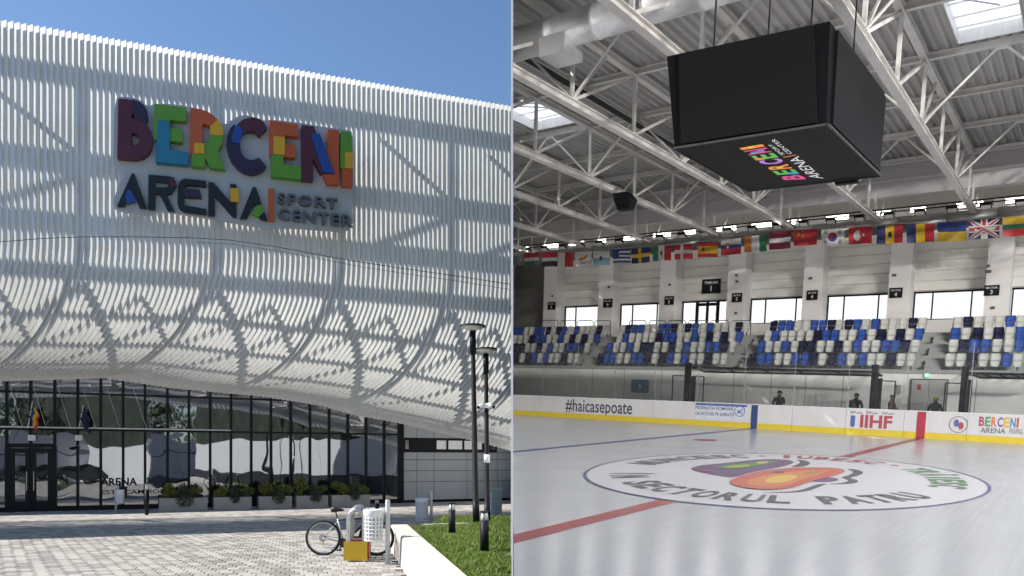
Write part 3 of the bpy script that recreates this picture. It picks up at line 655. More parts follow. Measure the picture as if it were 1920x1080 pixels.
for k, (u0, u1) in enumerate(pls):
    s0, s1 = gs(u0, 1.6), gs(u1, 1.6); 
    if k: s0 += .12
    t = thing('planter', 'pale concrete planter trough before the glass, %s of the five' % names[k], 'planter', G((s0+s1)/2, .03, 1.6), group='planters along the glass wall')
    b = MB(); zt = .53; wl = .07
    for off in (1.28, 1.92): b.obox(G((s0+s1)/2, .28, off), gu*((s1-s0)/2), gn*(wl/2), V((0,0,.25)))
    for s in (s0+wl/2, s1-wl/2): b.obox(G(s, .28, 1.6), gu*(wl/2), gn*.285, V((0,0,.25)))
    part(t, 'trough', b, plant_m); part(t, 'soil', MB().obox(G((s0+s1)/2, .42, 1.6), gu*((s1-s0)/2-wl), gn*.27, V((0,0,.04))), bark)
    wd = s1 - s0
    for a, kind in ((.28, 'y'), (.55, 'd'), (.78, 'g')):
        c = G(s0 + wd*(a + random.uniform(-.05,.05)), .0, 1.62); h = random.uniform(.72, 1.2); vv = random.uniform(.75, 1.25)
        sh = thing('shrub', {'y': 'yellow-green bushy shrub at the left of the %s planter', 'd': 'dark trailing shrub hanging over the front of the %s planter', 'g': 'green bushy shrub at the right of the %s planter'}[kind] % names[k], 'shrub', c + V((0,0,.46)), group='planter shrubs')
        f_ = MB(); stem = MB()
        if kind == 'd':
            leaves(f_, c + gn*.28 + V((0,0,.48)), (.32*vv,.24*vv,.28*vv), int(650*vv), .045, (2,2,0)); leaves(f_, c + V((0,0,.75)), (.26,.24,.3), 240, .05, (0,2))
            stem.tube([c + V((0,0,.44)), c + V((0,0,.7))], .03, 6)
        else:
            for q in range(6):
                o = V((random.uniform(-.22,.22), random.uniform(-.16,.16), random.uniform(.6, h)))
                leaves(f_, c + o, (.20*vv,.2*vv,.17*vv), int(115*vv), .05, (1,1,0) if kind == 'y' else (0,0,1)); stem.tube([c + V((0,0,.44)), c + o], [.018,.006], 5)
        part(sh, 'crown', f_, [leafA, leafY, leafD]); part(sh, 'stem', stem, bark)
# ---- flags on the facade, camera and wall lamps
def cloth(o, r, d, n, wd, ht, nu=10, nv=8, amp=.05, seed=0):
    "grid of a hanging flag; returns points[j][i] and a face list keyed by (i, j)"
    return [[o + r*(wd*i/nu) + d*(ht*j/nv) + n*(amp*math.sin(i*1.1+seed)*(.3+j/nv)) for i in range(nu+1)] for j in range(nv+1)]
def facade_flag(u0, v0, u1, v1, cols, label, extra=None):
    p = gpt(u0, v1, .75); q = gpt(u0 + (u1-u0)*.35, v0, 1.1)
    t = thing('facade_flag', label, 'flag', p)
    part(t, 'pole', MB().tube([p, q], .018, 8), STEEL_W)
    a = q; wd = 1.0*(q - p).length; mb_ = MB(); n = 6
    top = [q.lerp(p, .62*i/ (2*n)) for i in range(2*n+1)]
    for j in range(9):
        for i, b in enumerate(top):
            mb_.v.append(b + gu*(.25*j/8*.9 + .03*math.sin(i+j)) + V((0,0,-1))*(.55*j/8) + gn*(.04*math.sin(i*1.3)))
    for j in range(8):
        for i in range(2*n):
            mb_.f.append((j*(2*n+1)+i, j*(2*n+1)+i+1, (j+1)*(2*n+1)+i+1, (j+1)*(2*n+1)+i)); mb_.m.append(min(len(cols)-1, (j*len(cols))//8))
    part(t, 'flag_cloth', mb_, [mat('flagcloth_%d_%d_%d' % tuple(int(x*100) for x in c_), c_, .7, var=.08) for c_ in cols], True)
facade_flag(52, 752, 78, 803, [(.02,.03,.15),(.60,.42,.03),(.50,.03,.03)], 'blue yellow and red flag on a slanted pole over the entrance')
facade_flag(148, 760, 172, 803, [(.007,.011,.05)], 'plain dark blue flag on a slanted pole right of the entrance')
c = gpt(146, 838, .3); t = thing('security_camera', 'black security camera bracketed to the glass wall right of the door', 'camera', c)
part(t, 'housing', MB().tube([c, c - gu*.25 - V((0,0,.07)) + gn*.2], .05, 10), BLACK); part(t, 'bracket', MB().tube([c, c - gn*.28 + V((0,0,.1))], .02, 8), bin_m)
for u, nm in ((60, 'above the entrance door'), (148, 'above the security camera')):
    c = gpt(u, 821, .2); t = thing('wall_lamp', 'small white square lamp on the glass wall ' + nm, 'lamp', c)
    part(t, 'housing', MB().obox(c, gu*.13, gn*.07, V((0,0,.11))), bin_m); part(t, 'lens', MB().obox(c + gn*.08, gu*.09, gn*.012, V((0,0,.07))), lens)
# ---- overhead cable
pts = []
for u, v in ((-60,456),(20,452),(80,447),(160,444),(260,444),(360,446),(430,450),(520,463),(600,478),(680,492),(760,504),(860,518),(957,533)): pts.append(ep(u, v, 19 + u*.002))
one('overhead_cable', MB().tube(pts, .008, 6), BLACK, 'thin dark overhead cable sagging across the white fins', 'cable')
one('overhead_cable', MB().tube([p + V((0, .3, -.02 - .008*i)) for i, p in enumerate(pts[5:])], .005, 6), BLACK, 'second thin cable just below the first on the right', 'cable')
# ---------------------------------------------------------------- what the glass mirrors: street side behind the camera
yw = -13.5
sw = thing('boundary_wall', 'long white panel wall across the street, mirrored in the glass', 'wall', (-20, yw, 0))
wp = mat('white_wall_panel', (0.72, 0.72, 0.74), .6, var=.04)
for i in range(26): part(sw, 'wall_panel', MB().box((-44 + i*2.75, yw, 0), (-44 + i*2.75 + 2.7, yw - .12, 4.3 + .12*math.sin(i*2.1))), wp)
part(sw, 'band', MB().box((-44, yw + .03, 2.75), (27, yw, 2.95)), mat('band_grey', (.2,.2,.21), .6))
one('street_verge', MB().add([(-44,-3,.06),(-3,-3,.06),(-3,-5.2,.06),(-44,-5.2,.06)], [(0,3,2,1)]), grass_m, kind='structure')
one('street', MB().add([(-60,-5.6,.05),(-1,-5.6,.05),(-1,-13.4,.05),(-60,-13.4,.05)], [(0,3,2,1)]), mat('asphalt', (.05,.05,.052), .9, var=.2), kind='structure')
tyre = mat('car_tyre', (.015,.015,.016), .8); cglass = mat('car_glass', (.012,.014,.016), .08, var=0)
def car(x, y, rz, colr, label, tall=0.0):
    t = thing('parked_car', label, 'car', (x, y, .05), Matrix.Identity(4), 'cars parked along the street'); t.rotation_euler = (0,0,rz); LOC[t.name] = V((0,0,0))
    pm_ = mat('car_paint_%d_%d_%d' % tuple(int(c*100) for c in colr), colr, .2, .0, var=.02, spec=.7)
    body = [(-2.15,.35),(-2.2,.7),(-2.05,.92),(-1.1,1.0),(.75,1.0),(1.75,.88),(2.15,.70),(2.2,.38)]
    roof = [(-1.75,.95),(-1.35,1.36+tall),(-.7,1.47+tall),(.35,1.45+tall),(1.25,.97)]
    def slab(pf, wb, wt, zb, zt):
        m = MB(); n = len(pf); hw = lambda z: wb + (wt - wb)*max(0, min(1, (z - zb)/(zt - zb)))
        m.add([V((p, -hw(q), q)) for p, q in pf] + [V((p, hw(q), q)) for p, q in pf], [tuple(range(n)), tuple(reversed(range(n, 2*n)))] + [(i, n+i, n+(i+1)%n, (i+1)%n) for i in range(n)]); return m
    part(t, 'body', slab(body, .88, .84, .35, 1.0), pm_)
    part(t, 'cabin', slab(roof, .80, .62, .95, 1.47+tall), cglass)
    part(t, 'roof', slab([(-1.3,1.385+tall),(-.7,1.49+tall),(.35,1.47+tall),(.55,1.37+tall)], .66, .60, 1.37, 1.49+tall), pm_)
    for sx in (-1.35, 1.35):
        for sy in (-.82, .82):
            wv = part(t, 'wheel', MB().tube([(sx, sy-.1, .33), (sx, sy+.1, .33)], .33, 18), tyre); part(wv, 'rim', MB().tube([(sx, sy-.11, .33), (sx, sy+.11, .33)], .2, 14), GALV)
    for sy in (-.6, .6): part(t, 'headlight', MB().box((2.0, sy-.17, .66), (2.19, sy+.17, .78)), lens)
for x, y, a, c_, l, tl in ((-11.6,-6.6,0,(.70,.70,.70),'white saloon car mirrored in the entrance doors',0), (-6.9,-7.2,3.1,(.012,.012,.014),'black hatchback mirrored right of the entrance',.12), (-3.2,-6.8,.1,(.03,.035,.04),'dark grey car mirrored between the planters and the door',.05), (-16.8,-7,0,(.25,.26,.28),'silver car mirrored at the far left of the glass',0)): car(x, y, a, c_, l, tl)
def tree(x, y, h, r, label):
    t = thing('street_tree', label, 'tree', (x, y, 0), group='trees behind the boundary wall'); c = V((x, y, 0)); tr = MB().tube([c, c + V((.1,0,h*.35)), c + V((0,.1,h*.7))], [.2,.14,.05], 8); f_ = MB()
    for _ in range(16):
        o = c + V((random.uniform(-r,r), random.uniform(-r,r)*.8, random.uniform(h*.4, h))); tr.tube([c + V((0,0,h*.35)), o], [.07,.015], 5); leaves(f_, o, (r*.5, r*.5, r*.42), 170, .17, (0,0,2))
    part(t, 'trunk', tr, bark); part(t, 'crown', f_, [leafA, leafY, leafD])
for i, (x, y, h, r) in enumerate(((-20,-17,9,2.8),(-14.5,-18,10.5,3.0),(-9,-17,9,2.6),(-4,-18,11,3.0),(-26,-18,10,3),(2,-18,10,3),(8,-17.5,9.5,3),(14,-18,10.5,3))): tree(x, y, h, r, 'dark green broadleaf tree mirrored high in the glass, %s along the wall' % ('second','third','fourth','fifth','first','sixth','seventh','eighth')[i])
# ================================================================ THE ICE HALL
YB = 37.87; BH = 1.20; YW = 48.5
def hone(name, mb, mats, label=None, cat=None, group=None, loc=(0,0,0), **k): return one(name, mb, mats, label, cat, group, loc, HALL, clip=True, **k)
# ---- ice
def ice_mat():
    m = mat('ice', (0.53, 0.54, 0.57), 0.22, var=.05, scale=.35, spec=.45); n = m.node_tree; b = n.nodes['Principled BSDF']
    g = n.nodes.new('ShaderNodeTexCoord'); acc = None
    for rot, sc_, str_ in ((.5, (14,.35,1), .5), (-.7, (18,.3,1), .5), (2.2, (9,.25,1), .6), (0, (.5,.5,1), 1.0)):
        mp = n.nodes.new('ShaderNodeMapping'); mp.inputs['Rotation'].default_value = (0,0,rot); mp.inputs['Scale'].default_value = sc_; n.links.new(g.outputs['Object'], mp.inputs[0])
        nz = n.nodes.new('ShaderNodeTexNoise'); nz.inputs['Scale'].default_value = 1.3; nz.inputs['Detail'].default_value = 7; n.links.new(mp.outputs[0], nz.inputs['Vector'])
        if acc is None: acc = nz.outputs[0]
        else:
            ad_ = n.nodes.new('ShaderNodeMath'); n.links.new(acc, ad_.inputs[0]); n.links.new(nz.outputs[0], ad_.inputs[1]); acc = ad_.outputs[0]
    mr = n.nodes.new('ShaderNodeMapRange'); mr.inputs[1].default_value = 1.5; mr.inputs[2].default_value = 2.5; mr.inputs[3].default_value = .19; mr.inputs[4].default_value = .25; n.links.new(acc, mr.inputs[0]); n.links.new(mr.outputs[0], b.inputs['Roughness'])
    mr2 = n.nodes.new('ShaderNodeMapRange'); mr2.inputs[1].default_value = 1.5; mr2.inputs[2].default_value = 2.5; mr2.inputs[3].default_value = .965; mr2.inputs[4].default_value = 1.02; n.links.new(acc, mr2.inputs[0])
    hs = [q for q in n.nodes if q.type == 'HUE_SAT'][0]; n.links.new(mr2.outputs[0], hs.inputs['Value'])
    return m
ICE = ice_mat()
def print_mat(name, c): return mat('print_' + name, c, .3, var=.0, spec=.3)
ice = hone('ice', MB().add([(-60,0.6,0),(9,0.6,0),(9,YB,0),(-60,YB,0)], [(0,1,2,3)]), ICE, kind='structure')
hone('hall_floor', MB().add([(-60,YB,-.01),(9,YB,-.01),(9,43,-.01),(-60,43,-.01)], [(0,1,2,3)]), mat('hall_concrete', (.35,.34,.33), .7, var=.15), kind='structure')
def sheet(poly, z): return [V((p[0], p[1], z)) for p in poly]
RED = print_mat('red', (.34,.045,.055)); BLUE = print_mat('blue', (.045,.055,.20))
part(ice, 'red_line', MB().add(sheet([(-6.03,.6),(-5.69,.6),(-5.69,YB-.02),(-6.03,YB-.02)], .004), [(0,1,2,3)]), RED, clip=True)
part(ice, 'blue_line', MB().add(sheet([(-13.42,.6),(-13.1,.6),(-13.1,YB-.02),(-13.42,YB-.02)], .004), [(0,1,2,3)]), BLUE, clip=True)
CX, CY, CA, CB = -5.72, 18.65, 4.2, 6.1
circ = lambda r, n=72: [(CX + CA*r*math.cos(2*math.pi*i/n), CY + CB*r*math.sin(2*math.pi*i/n)) for i in range(n)]
def ring(z, a, b, n=96):
    A = sheet(circ(a, n), z); B = sheet(circ(b, n), z); return MB().add(A + B, [(i, (i+1)%n, n+(i+1)%n, n+i) for i in range(n)])
disc = part(ice, 'centre_disc', MB().add(sheet(circ(1.0), .008), [tuple(range(72))]), print_mat('disc_white', (.60,.60,.64)), clip=True)
part(disc, 'circle_line', ring(.012, .985, 1.0), BLUE, clip=True)
def ang(u, v):
    p = hp(u, v, z=0); x, y = (p.x - CX)/CA, (p.y - CY)/CB; return math.atan2(y, x), math.hypot(x, y)
INK = print_mat('ink', (.05,.05,.06)); GRN = print_mat('green', (.06,.20,.07)); PLUM = print_mat('plum', (.10,.07,.12))
def arc_text(body, a0, a1, r0, r1, m, near, nm):
    mb_ = MB(); n = len(body)
    for i, ch in enumerate(body):
        if ch == ' ': continue
        a = a0 + (a1 - a0)*(i + .5)/n; vs, fs, w_ = text(ch, 0, .035); wd = abs(a1 - a0)/n*.82
        if ch in '•': 
            mb_.add([(CX + CA*(.5*(r0+r1) + .025*math.cos(g))*math.cos(a + .03*math.sin(g)), CY + CB*(.5*(r0+r1) + .025*math.cos(g))*math.sin(a + .03*math.sin(g)), .016) for g in [2*math.pi*k/12 for k in range(12)]], [tuple(range(12))]); continue
        cap = 1.22 if ch in 'ÎĂ' else 1.0
        for p in [None]:
            q = []
            for p in vs:
                s = (p.x/w_ - .5)*wd*(.45 if ch in 'IÎ' else 1); h = p.y*cap
                if near: aa = a + s; rr = r0 + (r1 - r0)*h*1.0        # tops point to the centre
                else: aa = a - s; rr = r0 + (r1 - r0)*h
                q.append((CX + CA*rr*math.cos(aa), CY + CB*rr*math.sin(aa), .016))
            mb_.add(q, fs)
    part(disc, nm, mb_, m, clip=True)
a_l = ang(1112, 886)[0]; a_r = ang(1742, 931)[0]
while a_l > a_r: a_l -= 2*math.pi
arc_text('ÎN SECTORUL PATRU', a_l, a_r, .88, .70, INK, True, 'lettering')
b0 = ang(1142, 868)[0]; b1 = ang(1400, 855)[0]; b2 = ang(1428, 855)[0]; b3 = ang(1458, 855)[0]; b4 = ang(1665, 869)[0]; b5 = ang(1685, 873)[0]; b6 = ang(1705, 879)[0]; b7 = ang(1812, 920)[0]
def mono(a, b):
    while b > a: b -= 2*math.pi
    while b < a - math.pi: b += 2*math.pi
    return a, b
arc_text('MUNCESC', *mono(b0, b1), .72, .90, PLUM, False, 'lettering'); arc_text('IUBESC', *mono(b3, b4), .74, .91, RED, False, 'lettering'); arc_text('TRĂIESC', *mono(b6, b7), .72, .90, GRN, False, 'lettering')
for a in (b2, b5): arc_text('•', a, a, .76, .90, RED, False, 'lettering_dot')
# the winged emblem in the centre, traced from the ice
def tr(pts, x0=1290, y0=845, s=5.486): return [hp(x0 + x/s, y0 + y/s, z=0) for x, y in pts]
def smooth_poly(p, k=2):
    q = [(a.x, a.y) for a in p]; return rnd(q, k)
EM = [('emblem_stroke', INK, [(1040,172),(1120,150),(1165,120),(1110,98),(1180,100),(1245,118),(1258,135),(1225,160),(1150,172)], .012),  # black strokes belong to the printed emblem
 ('emblem_stroke', INK, [(1570,280),(1690,245),(1705,215),(1620,192),(1720,195),(1790,215),(1805,232),(1770,258),(1650,285),(1740,305),(1755,322),(1720,342),(1560,352),(1420,348),(1560,340),(1640,325),(1645,308),(1600,290)], .012),
 ('emblem_stroke', INK, [(720,428),(900,432),(1080,425),(1180,405),(1260,375),(1330,348),(1440,345),(1380,365),(1310,395),(1230,422),(1100,436),(900,440)], .012),
 ('upper_wing', print_mat('purple', (.12,.06,.16)), [(28,195),(60,170),(150,152),(300,140),(560,112),(700,96),(860,90),(1000,97),(1075,108),(1090,122),(1060,145),(960,172),(820,200),(640,230),(480,285),(330,268),(180,240),(60,212)], .014),
 ('upper_wing_green', print_mat('wing_green', (.10,.22,.07)), [(280,172),(420,150),(620,135),(760,112),(880,112),(900,125),(800,150),(640,175),(480,192),(340,188)], .018),
 ('upper_wing_lime', print_mat('wing_lime', (.32,.45,.06)), [(340,180),(450,162),(600,148),(650,155),(600,172),(480,188)], .022),
 ('upper_wing_yellow', print_mat('wing_yellow', (.60,.48,.08)), [(690,132),(740,118),(810,117),(835,125),(800,138),(720,142)], .022),
 ('upper_wing_red', print_mat('wing_wine', (.26,.05,.10)), [(45,195),(90,190),(200,205),(310,222),(240,228),(120,218)], .018),
 ('lower_wing_violet', print_mat('wing_violet', (.14,.06,.20)), [(1230,320),(1340,290),(1440,280),(1530,290),(1555,308),(1510,322),(1400,330)], .018),
 ('lower_wing', print_mat('wing_red', (.52,.10,.06)), [(425,330),(470,298),(560,268),(700,230),(860,205),(1050,185),(1250,180),(1450,183),(1580,195),(1620,215),(1590,240),(1480,272),(1340,305),(1220,340),(1120,378),(1000,402),(840,412),(680,405),(540,385),(450,358)], .026),
 ('lower_wing_orange', print_mat('wing_orange', (.62,.20,.06)), [(580,345),(640,308),(800,265),(1000,230),(1250,210),(1480,212),(1380,250),(1200,300),(1060,360),(880,388),(680,380)], .030),
 ('lower_wing_yellow', print_mat('wing_gold', (.70,.45,.08)), [(785,325),(830,292),(930,268),(1060,262),(1130,272),(1110,300),(1020,335),(900,352),(810,348)], .034),
 ('lower_wing_spot', INK, [(860,232),(910,225),(980,228),(1000,236),(940,242),(880,240)], .034),
 ('lower_wing_spot', print_mat('wing_olive', (.30,.24,.05)), [(1190,242),(1260,222),(1350,218),(1380,228),(1300,245),(1230,252)], .034)]
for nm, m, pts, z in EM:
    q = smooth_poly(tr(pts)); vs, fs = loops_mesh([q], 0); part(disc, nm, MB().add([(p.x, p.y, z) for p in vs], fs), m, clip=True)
p = hp(1322, 825, z=0); part(ice, 'face_off_spot', MB().add([(p.x + .42*math.cos(g), p.y + .55*math.sin(g), .004) for g in [2*math.pi*k/20 for k in range(20)]], [tuple(range(20))]), RED, clip=True)
# ---- boards
brd = thing('rink_boards', 'white hockey boards with yellow kick strip and printed adverts around the ice', 'rink boards', (-10, YB, 0), HALL)
BW = mat('board_white', (.56,.55,.56), .32, var=.07, scale=1.2, streak=(1,1,.4)); BY = mat('kick_strip_yellow', (.60,.46,.04), .4, var=.06)
PW = 2.44
for i in range(-17, 4):
    x0 = -5.86 + PW*(i - .28); x1 = x0 + PW - .012
    part(brd, 'board_panel', MB().box((x0, YB, .27), (x1, YB+.09, BH - .035)), BW, clip=True)
    part(brd, 'kick_strip', MB().box((x0, YB-.012, 0), (x1, YB+.09, .268)), BY, clip=True)
part(brd, 'cap_rail', MB().box((-50, YB-.02, BH-.033), (9, YB+.13, BH)), mat('cap_rail', (.70,.70,.71), .35), clip=True)
part(brd, 'red_marking', MB().box((-6.03, YB-.018, .0), (-5.69, YB-.002, BH-.04)), mat('board_red', (.36,.04,.06), .35), clip=True)
part(brd, 'blue_marking', MB().box((-13.42, YB-.018, .0), (-13.1, YB-.002, BH-.04)), mat('board_blue', (.035,.06,.19), .35), clip=True)
XR, ZU = V((1,0,0)), V((0,0,1))
def ad(nm, items, m, mats=None):
    mb_ = MB()
    for body, (u0, v0), (u1, v1), bold in items:      # bottom-left pixel, top-right pixel
        a = hp(u0, v0, y=YB-.008); b = hp(u1, v1, y=YB-.008); text_on(mb_, body, V((a.x, YB-.008, a.z)), XR, ZU, b.z - a.z, width=b.x - a.x, bold=bold)
    part(brd, nm, mb_, m, clip=True)
ADK = mat('advert_dark', (.045,.05,.09), .4); ADB = mat('advert_blue', (.09,.13,.33), .4); ADR = mat('advert_red', (.36,.07,.09), .4); ADG = mat('advert_grey', (.13,.13,.15), .4)
ad('advert_lettering', [('#haicasepoate', (1060,778), (1186,752.5), .008)], ADK)
pA, pB = hp(1303,783,y=YB-.004), hp(1401,759,y=YB-.004)
part(brd, 'advert_panel', MB().box((pA.x, YB-.005, pA.z-.02), (pB.x, YB-.002, pB.z)), mat('advert_pale', (.55,.58,.66), .4), clip=True)
part(brd, 'advert_band', MB().box((pA.x, YB-.008, pB.z-.12), (pB.x, YB-.0055, pB.z)), ADB, clip=True)
ad('advert_lettering', [('FEDERAȚIA ROMÂNĂ', (1304,768.5), (1376,762), .012), ('DE HOCHEI PE GHEAȚĂ', (1304,779.5), (1377,773), .012)], ADK)
c = hp(1387, 771, y=YB-.01); mb_ = MB().torus(V((c.x, YB-.01, c.z)), XR, ZU, .26, .02, 24, 4); mb_.bar((c.x-.12,YB-.01,c.z-.12),(c.x+.15,YB-.01,c.z+.1),.04).bar((c.x+.13,YB-.01,c.z-.13),(c.x-.12,YB-.01,c.z+.05),.04)
part(brd, 'advert_emblem', mb_, ADB, clip=True)
ad('advert_lettering', [('IIHF', (1612,801.5), (1674,780), .035)], ADR)
ad('advert_lettering', [('IIHF.com', (1595,775), (1617,771), .01), ('IIHF.com', (1624,776), (1646,772), .01), ('IIHF.com', (1654,777), (1677,773), .01)], ADG)
a = hp(1594, 801, y=YB-.01); b = hp(1604, 779, y=YB-.01)
part(brd, 'advert_emblem', MB().prism([(a.x,YB-.008,a.z+.08),((a.x+b.x)/2,YB-.008,a.z),(b.x,YB-.008,a.z+.08),(b.x,YB-.008,b.z),(a.x,YB-.008,b.z)], (0,-.004,0)).box((a.x,YB-.015,a.z+.1),(b.x,YB-.013,a.z+.22)), ADB, clip=True)
c = hp(1797, 796, y=YB-.01); mb_ = MB().torus(V((c.x, YB-.01, c.z)), XR, ZU, .34, .012, 28, 4); part(brd, 'advert_emblem', mb_, ADG, clip=True)
for dx, dz, m in ((-.08,.06,ADB),(.10,-.05,ADR)): part(brd, 'advert_emblem', MB().lathe([(.01,0),(.1,.02),(.01,.04)], (0,0,0), 12) if False else MB().prism([V((c.x+dx+.10*math.cos(g), YB-.008, c.z+dz+.16*math.sin(g))) for g in [2*math.pi*k/14 for k in range(14)]], (0,-.004,0)), m, clip=True)
x0 = hp(1835, 798, y=YB).x; x1 = hp(1918, 798, y=YB).x; zz0, zz1 = hp(1870, 800.5, y=YB).z, hp(1870, 782, y=YB).z
for i, (ch, cl) in enumerate(zip('BERCENI', ((.36,.07,.14),(.10,.28,.12),(.55,.16,.05),(.20,.10,.28),(.60,.40,.05),(.08,.25,.40),(.50,.12,.05)))):
    mb_ = MB(); wl = (x1 - x0)/7; text_on(mb_, ch, (x0 + wl*i, YB-.008, zz0), XR, ZU, zz1-zz0, width=wl*(.86 if ch != 'I' else .35), bold=.03); part(brd, 'advert_letter', mb_, mat('advert_c%d' % i, cl, .4), clip=True)
ad('advert_lettering', [('ARENA', (1838,811), (1886,803.5), .01), ('SPORT', (1892,808), (1918,804.5), .0), ('CENTER', (1892,813), (1918,809.5), .0)], ADG)
# ---- protective glass on the boards
def clear_glass():
    m = bpy.data.materials.new('rink_glass'); m.use_nodes = True; n = m.node_tree; n.nodes.remove(n.nodes['Principled BSDF'])
    tr_ = n.nodes.new('ShaderNodeBsdfTransparent'); tr_.inputs[0].default_value = (.93,.945,.945,1); gl = n.nodes.new('ShaderNodeBsdfGlossy'); gl.inputs['Roughness'].default_value = .01
    fr_ = n.nodes.new('ShaderNodeFresnel'); fr_.inputs[0].default_value = 1.4; mx = n.nodes.new('ShaderNodeMixShader'); n.links.new(fr_.outputs[0], mx.inputs[0]); n.links.new(tr_.outputs[0], mx.inputs[1]); n.links.new(gl.outputs[0], mx.inputs[2]); n.links.new(mx.outputs[0], n.nodes['Material Output'].inputs[0])
    return m
CG = clear_glass(); GZ = hp(1440, 644, y=YB).z
gw = thing('protective_glass', 'clear protective glass panes standing on the hockey boards', 'glass screen', (-10, YB, BH), HALL)
for i in range(-17, 4):
    x0 = -5.86 + PW*(i - .28); x1 = x0 + PW
    part(gw, 'pane', MB().box((x0+.012, YB+.04, BH), (x1-.012, YB+.052, GZ)), CG, clip=True)
    part(gw, 'pane_joint', MB().box((x0-.012, YB+.036, BH), (x0+.012, YB+.056, GZ)), mat('joint_strip', (.30,.31,.31), .4), clip=True)
# ---- stand: front wall, tiers, back wall
WALLM = mat('stand_concrete', (.76,.735,.70), .75, var=.10, scale=.5, bump=.05); GREYM = mat('tier_concrete', (.30,.305,.295), .8, var=.14, scale=1.0); DK = mat('hall_dark_grey', (.10,.10,.10), .6)
ZW = hp(1440, 692, y=42.9).z
wall = hone('stand_front_wall', MB().box((-60,42.9,0),(9,43.1,ZW-.12)), WALLM, 'bare pale concrete wall below the seats behind the hockey boards', 'wall', loc=(-10,42.9,0))
part(wall, 'coping', MB().box((-60,42.82,ZW-.12),(9,43.18,ZW)), GREYM, clip=True)
for u in (1110, 1170, 1240, 1375, 1445, 1510, 1580, 1830): x = hp(u, 730, y=42.9).x; part(wall, 'wall_joint', MB().box((x-.012,42.893,.1),(x+.012,42.899,ZW-.14)), DK, clip=True)
ROWS = [(43.2, hp(1500,685,y=43.2).z), (44.15, hp(1500,661,y=44.15).z), (45.1, hp(1500,641,y=45.1).z), (46.05, hp(1500,622,y=46.05).z)]
stand = thing('seating_stand', 'grey stepped concrete tiers carrying the spectator seats', 'stand', (-10,43,0), HALL)
for r, (yy, zz) in enumerate(ROWS):
    part(stand, 'tier', MB().box((-60, yy-.12, zz-1.4), (9, yy+.95 if r < 3 else yy+.6, zz-.16)), GREYM, clip=True)
ZF = ROWS[3][1] - .1
hone('upper_walkway', MB().box((-60, ROWS[3][0]+.55, ZF-.5), (9, YW+.2, ZF)), GREYM, kind='structure')
WM = mat('hall_wall_paint', (.62,.60,.58), .7, var=.06, scale=.4)
YR = YW + 1.2
# ---- stairs in the aisles
AIS = [((1153,605),(1112,690)), ((1420,612),(1392,690)), ((1745,612),(1758,690))]
for k, (u0, u1, nm) in enumerate(((1100,1126,'left'),(1394,1408,'middle'),(1738,1770,'right'))):
    a = hp(u0, 660, y=44).x; b = hp(u1, 660, y=44).x
    t = thing('aisle_stairs', 'grey concrete aisle steps climbing the stand, %s of the three' % nm, 'stairs', ((a+b)/2, 43.3, ROWS[0][1]-.16), HALL, group='aisle stairs')
    for r in range(3):
        y0 = ROWS[r+1][0]-.12; z0 = ROWS[r][1]-.16; z1 = ROWS[r+1][1]-.16
        for q in range(2): part(t, 'step', MB().box((a, y0-.26*(2-q), z0), (b, y0-.26*(1-q)-.004, z0 + (z1-z0)*(q+1)/3)), mat('step_grey', (.30,.30,.29), .8, var=.12), clip=True)
# ---- back wall with columns, shutters and ribbon windows
bw = thing('hall_back_wall', 'pale rear wall of the hall with slatted shutters and ribbon windows', 'wall', (-15,YR,5), HALL)
COLS = [(1018,1042),(1122,1150),(1240,1268),(1365,1397),(1505,1540),(1663,1703),(1842,1887)]
cx = [(hp(a,600,y=YW).x, hp(b,600,y=YW).x) for a, b in COLS]; pit = (cx[-1][0]-cx[0][0])/6; cw_ = sum(b-a for a, b in cx)/7
cx = [(cx[-1][0] - pit*(6-i), cx[-1][0] - pit*(6-i) + cw_) for i in range(-2, 9)]
ZWB, ZWT, ZTOP = hp(1460,606,y=YR).z, hp(1460,561,y=YR).z, 15.2
part(bw, 'sill_wall', MB().box((-70,YR,ZF-.3),(9,YR+.25,ZWB)), WM, clip=True)
part(bw, 'upper_wall', MB().box((-70,YR+.12,ZWT+.1),(9,YR+.35,ZTOP)), mat('upper_wall_grey', (.55,.54,.50), .7, var=.08), clip=True)
SLM = mat('shutter_grey', (.76,.75,.71), .5, .0, var=.05, scale=.6)
names7 = None
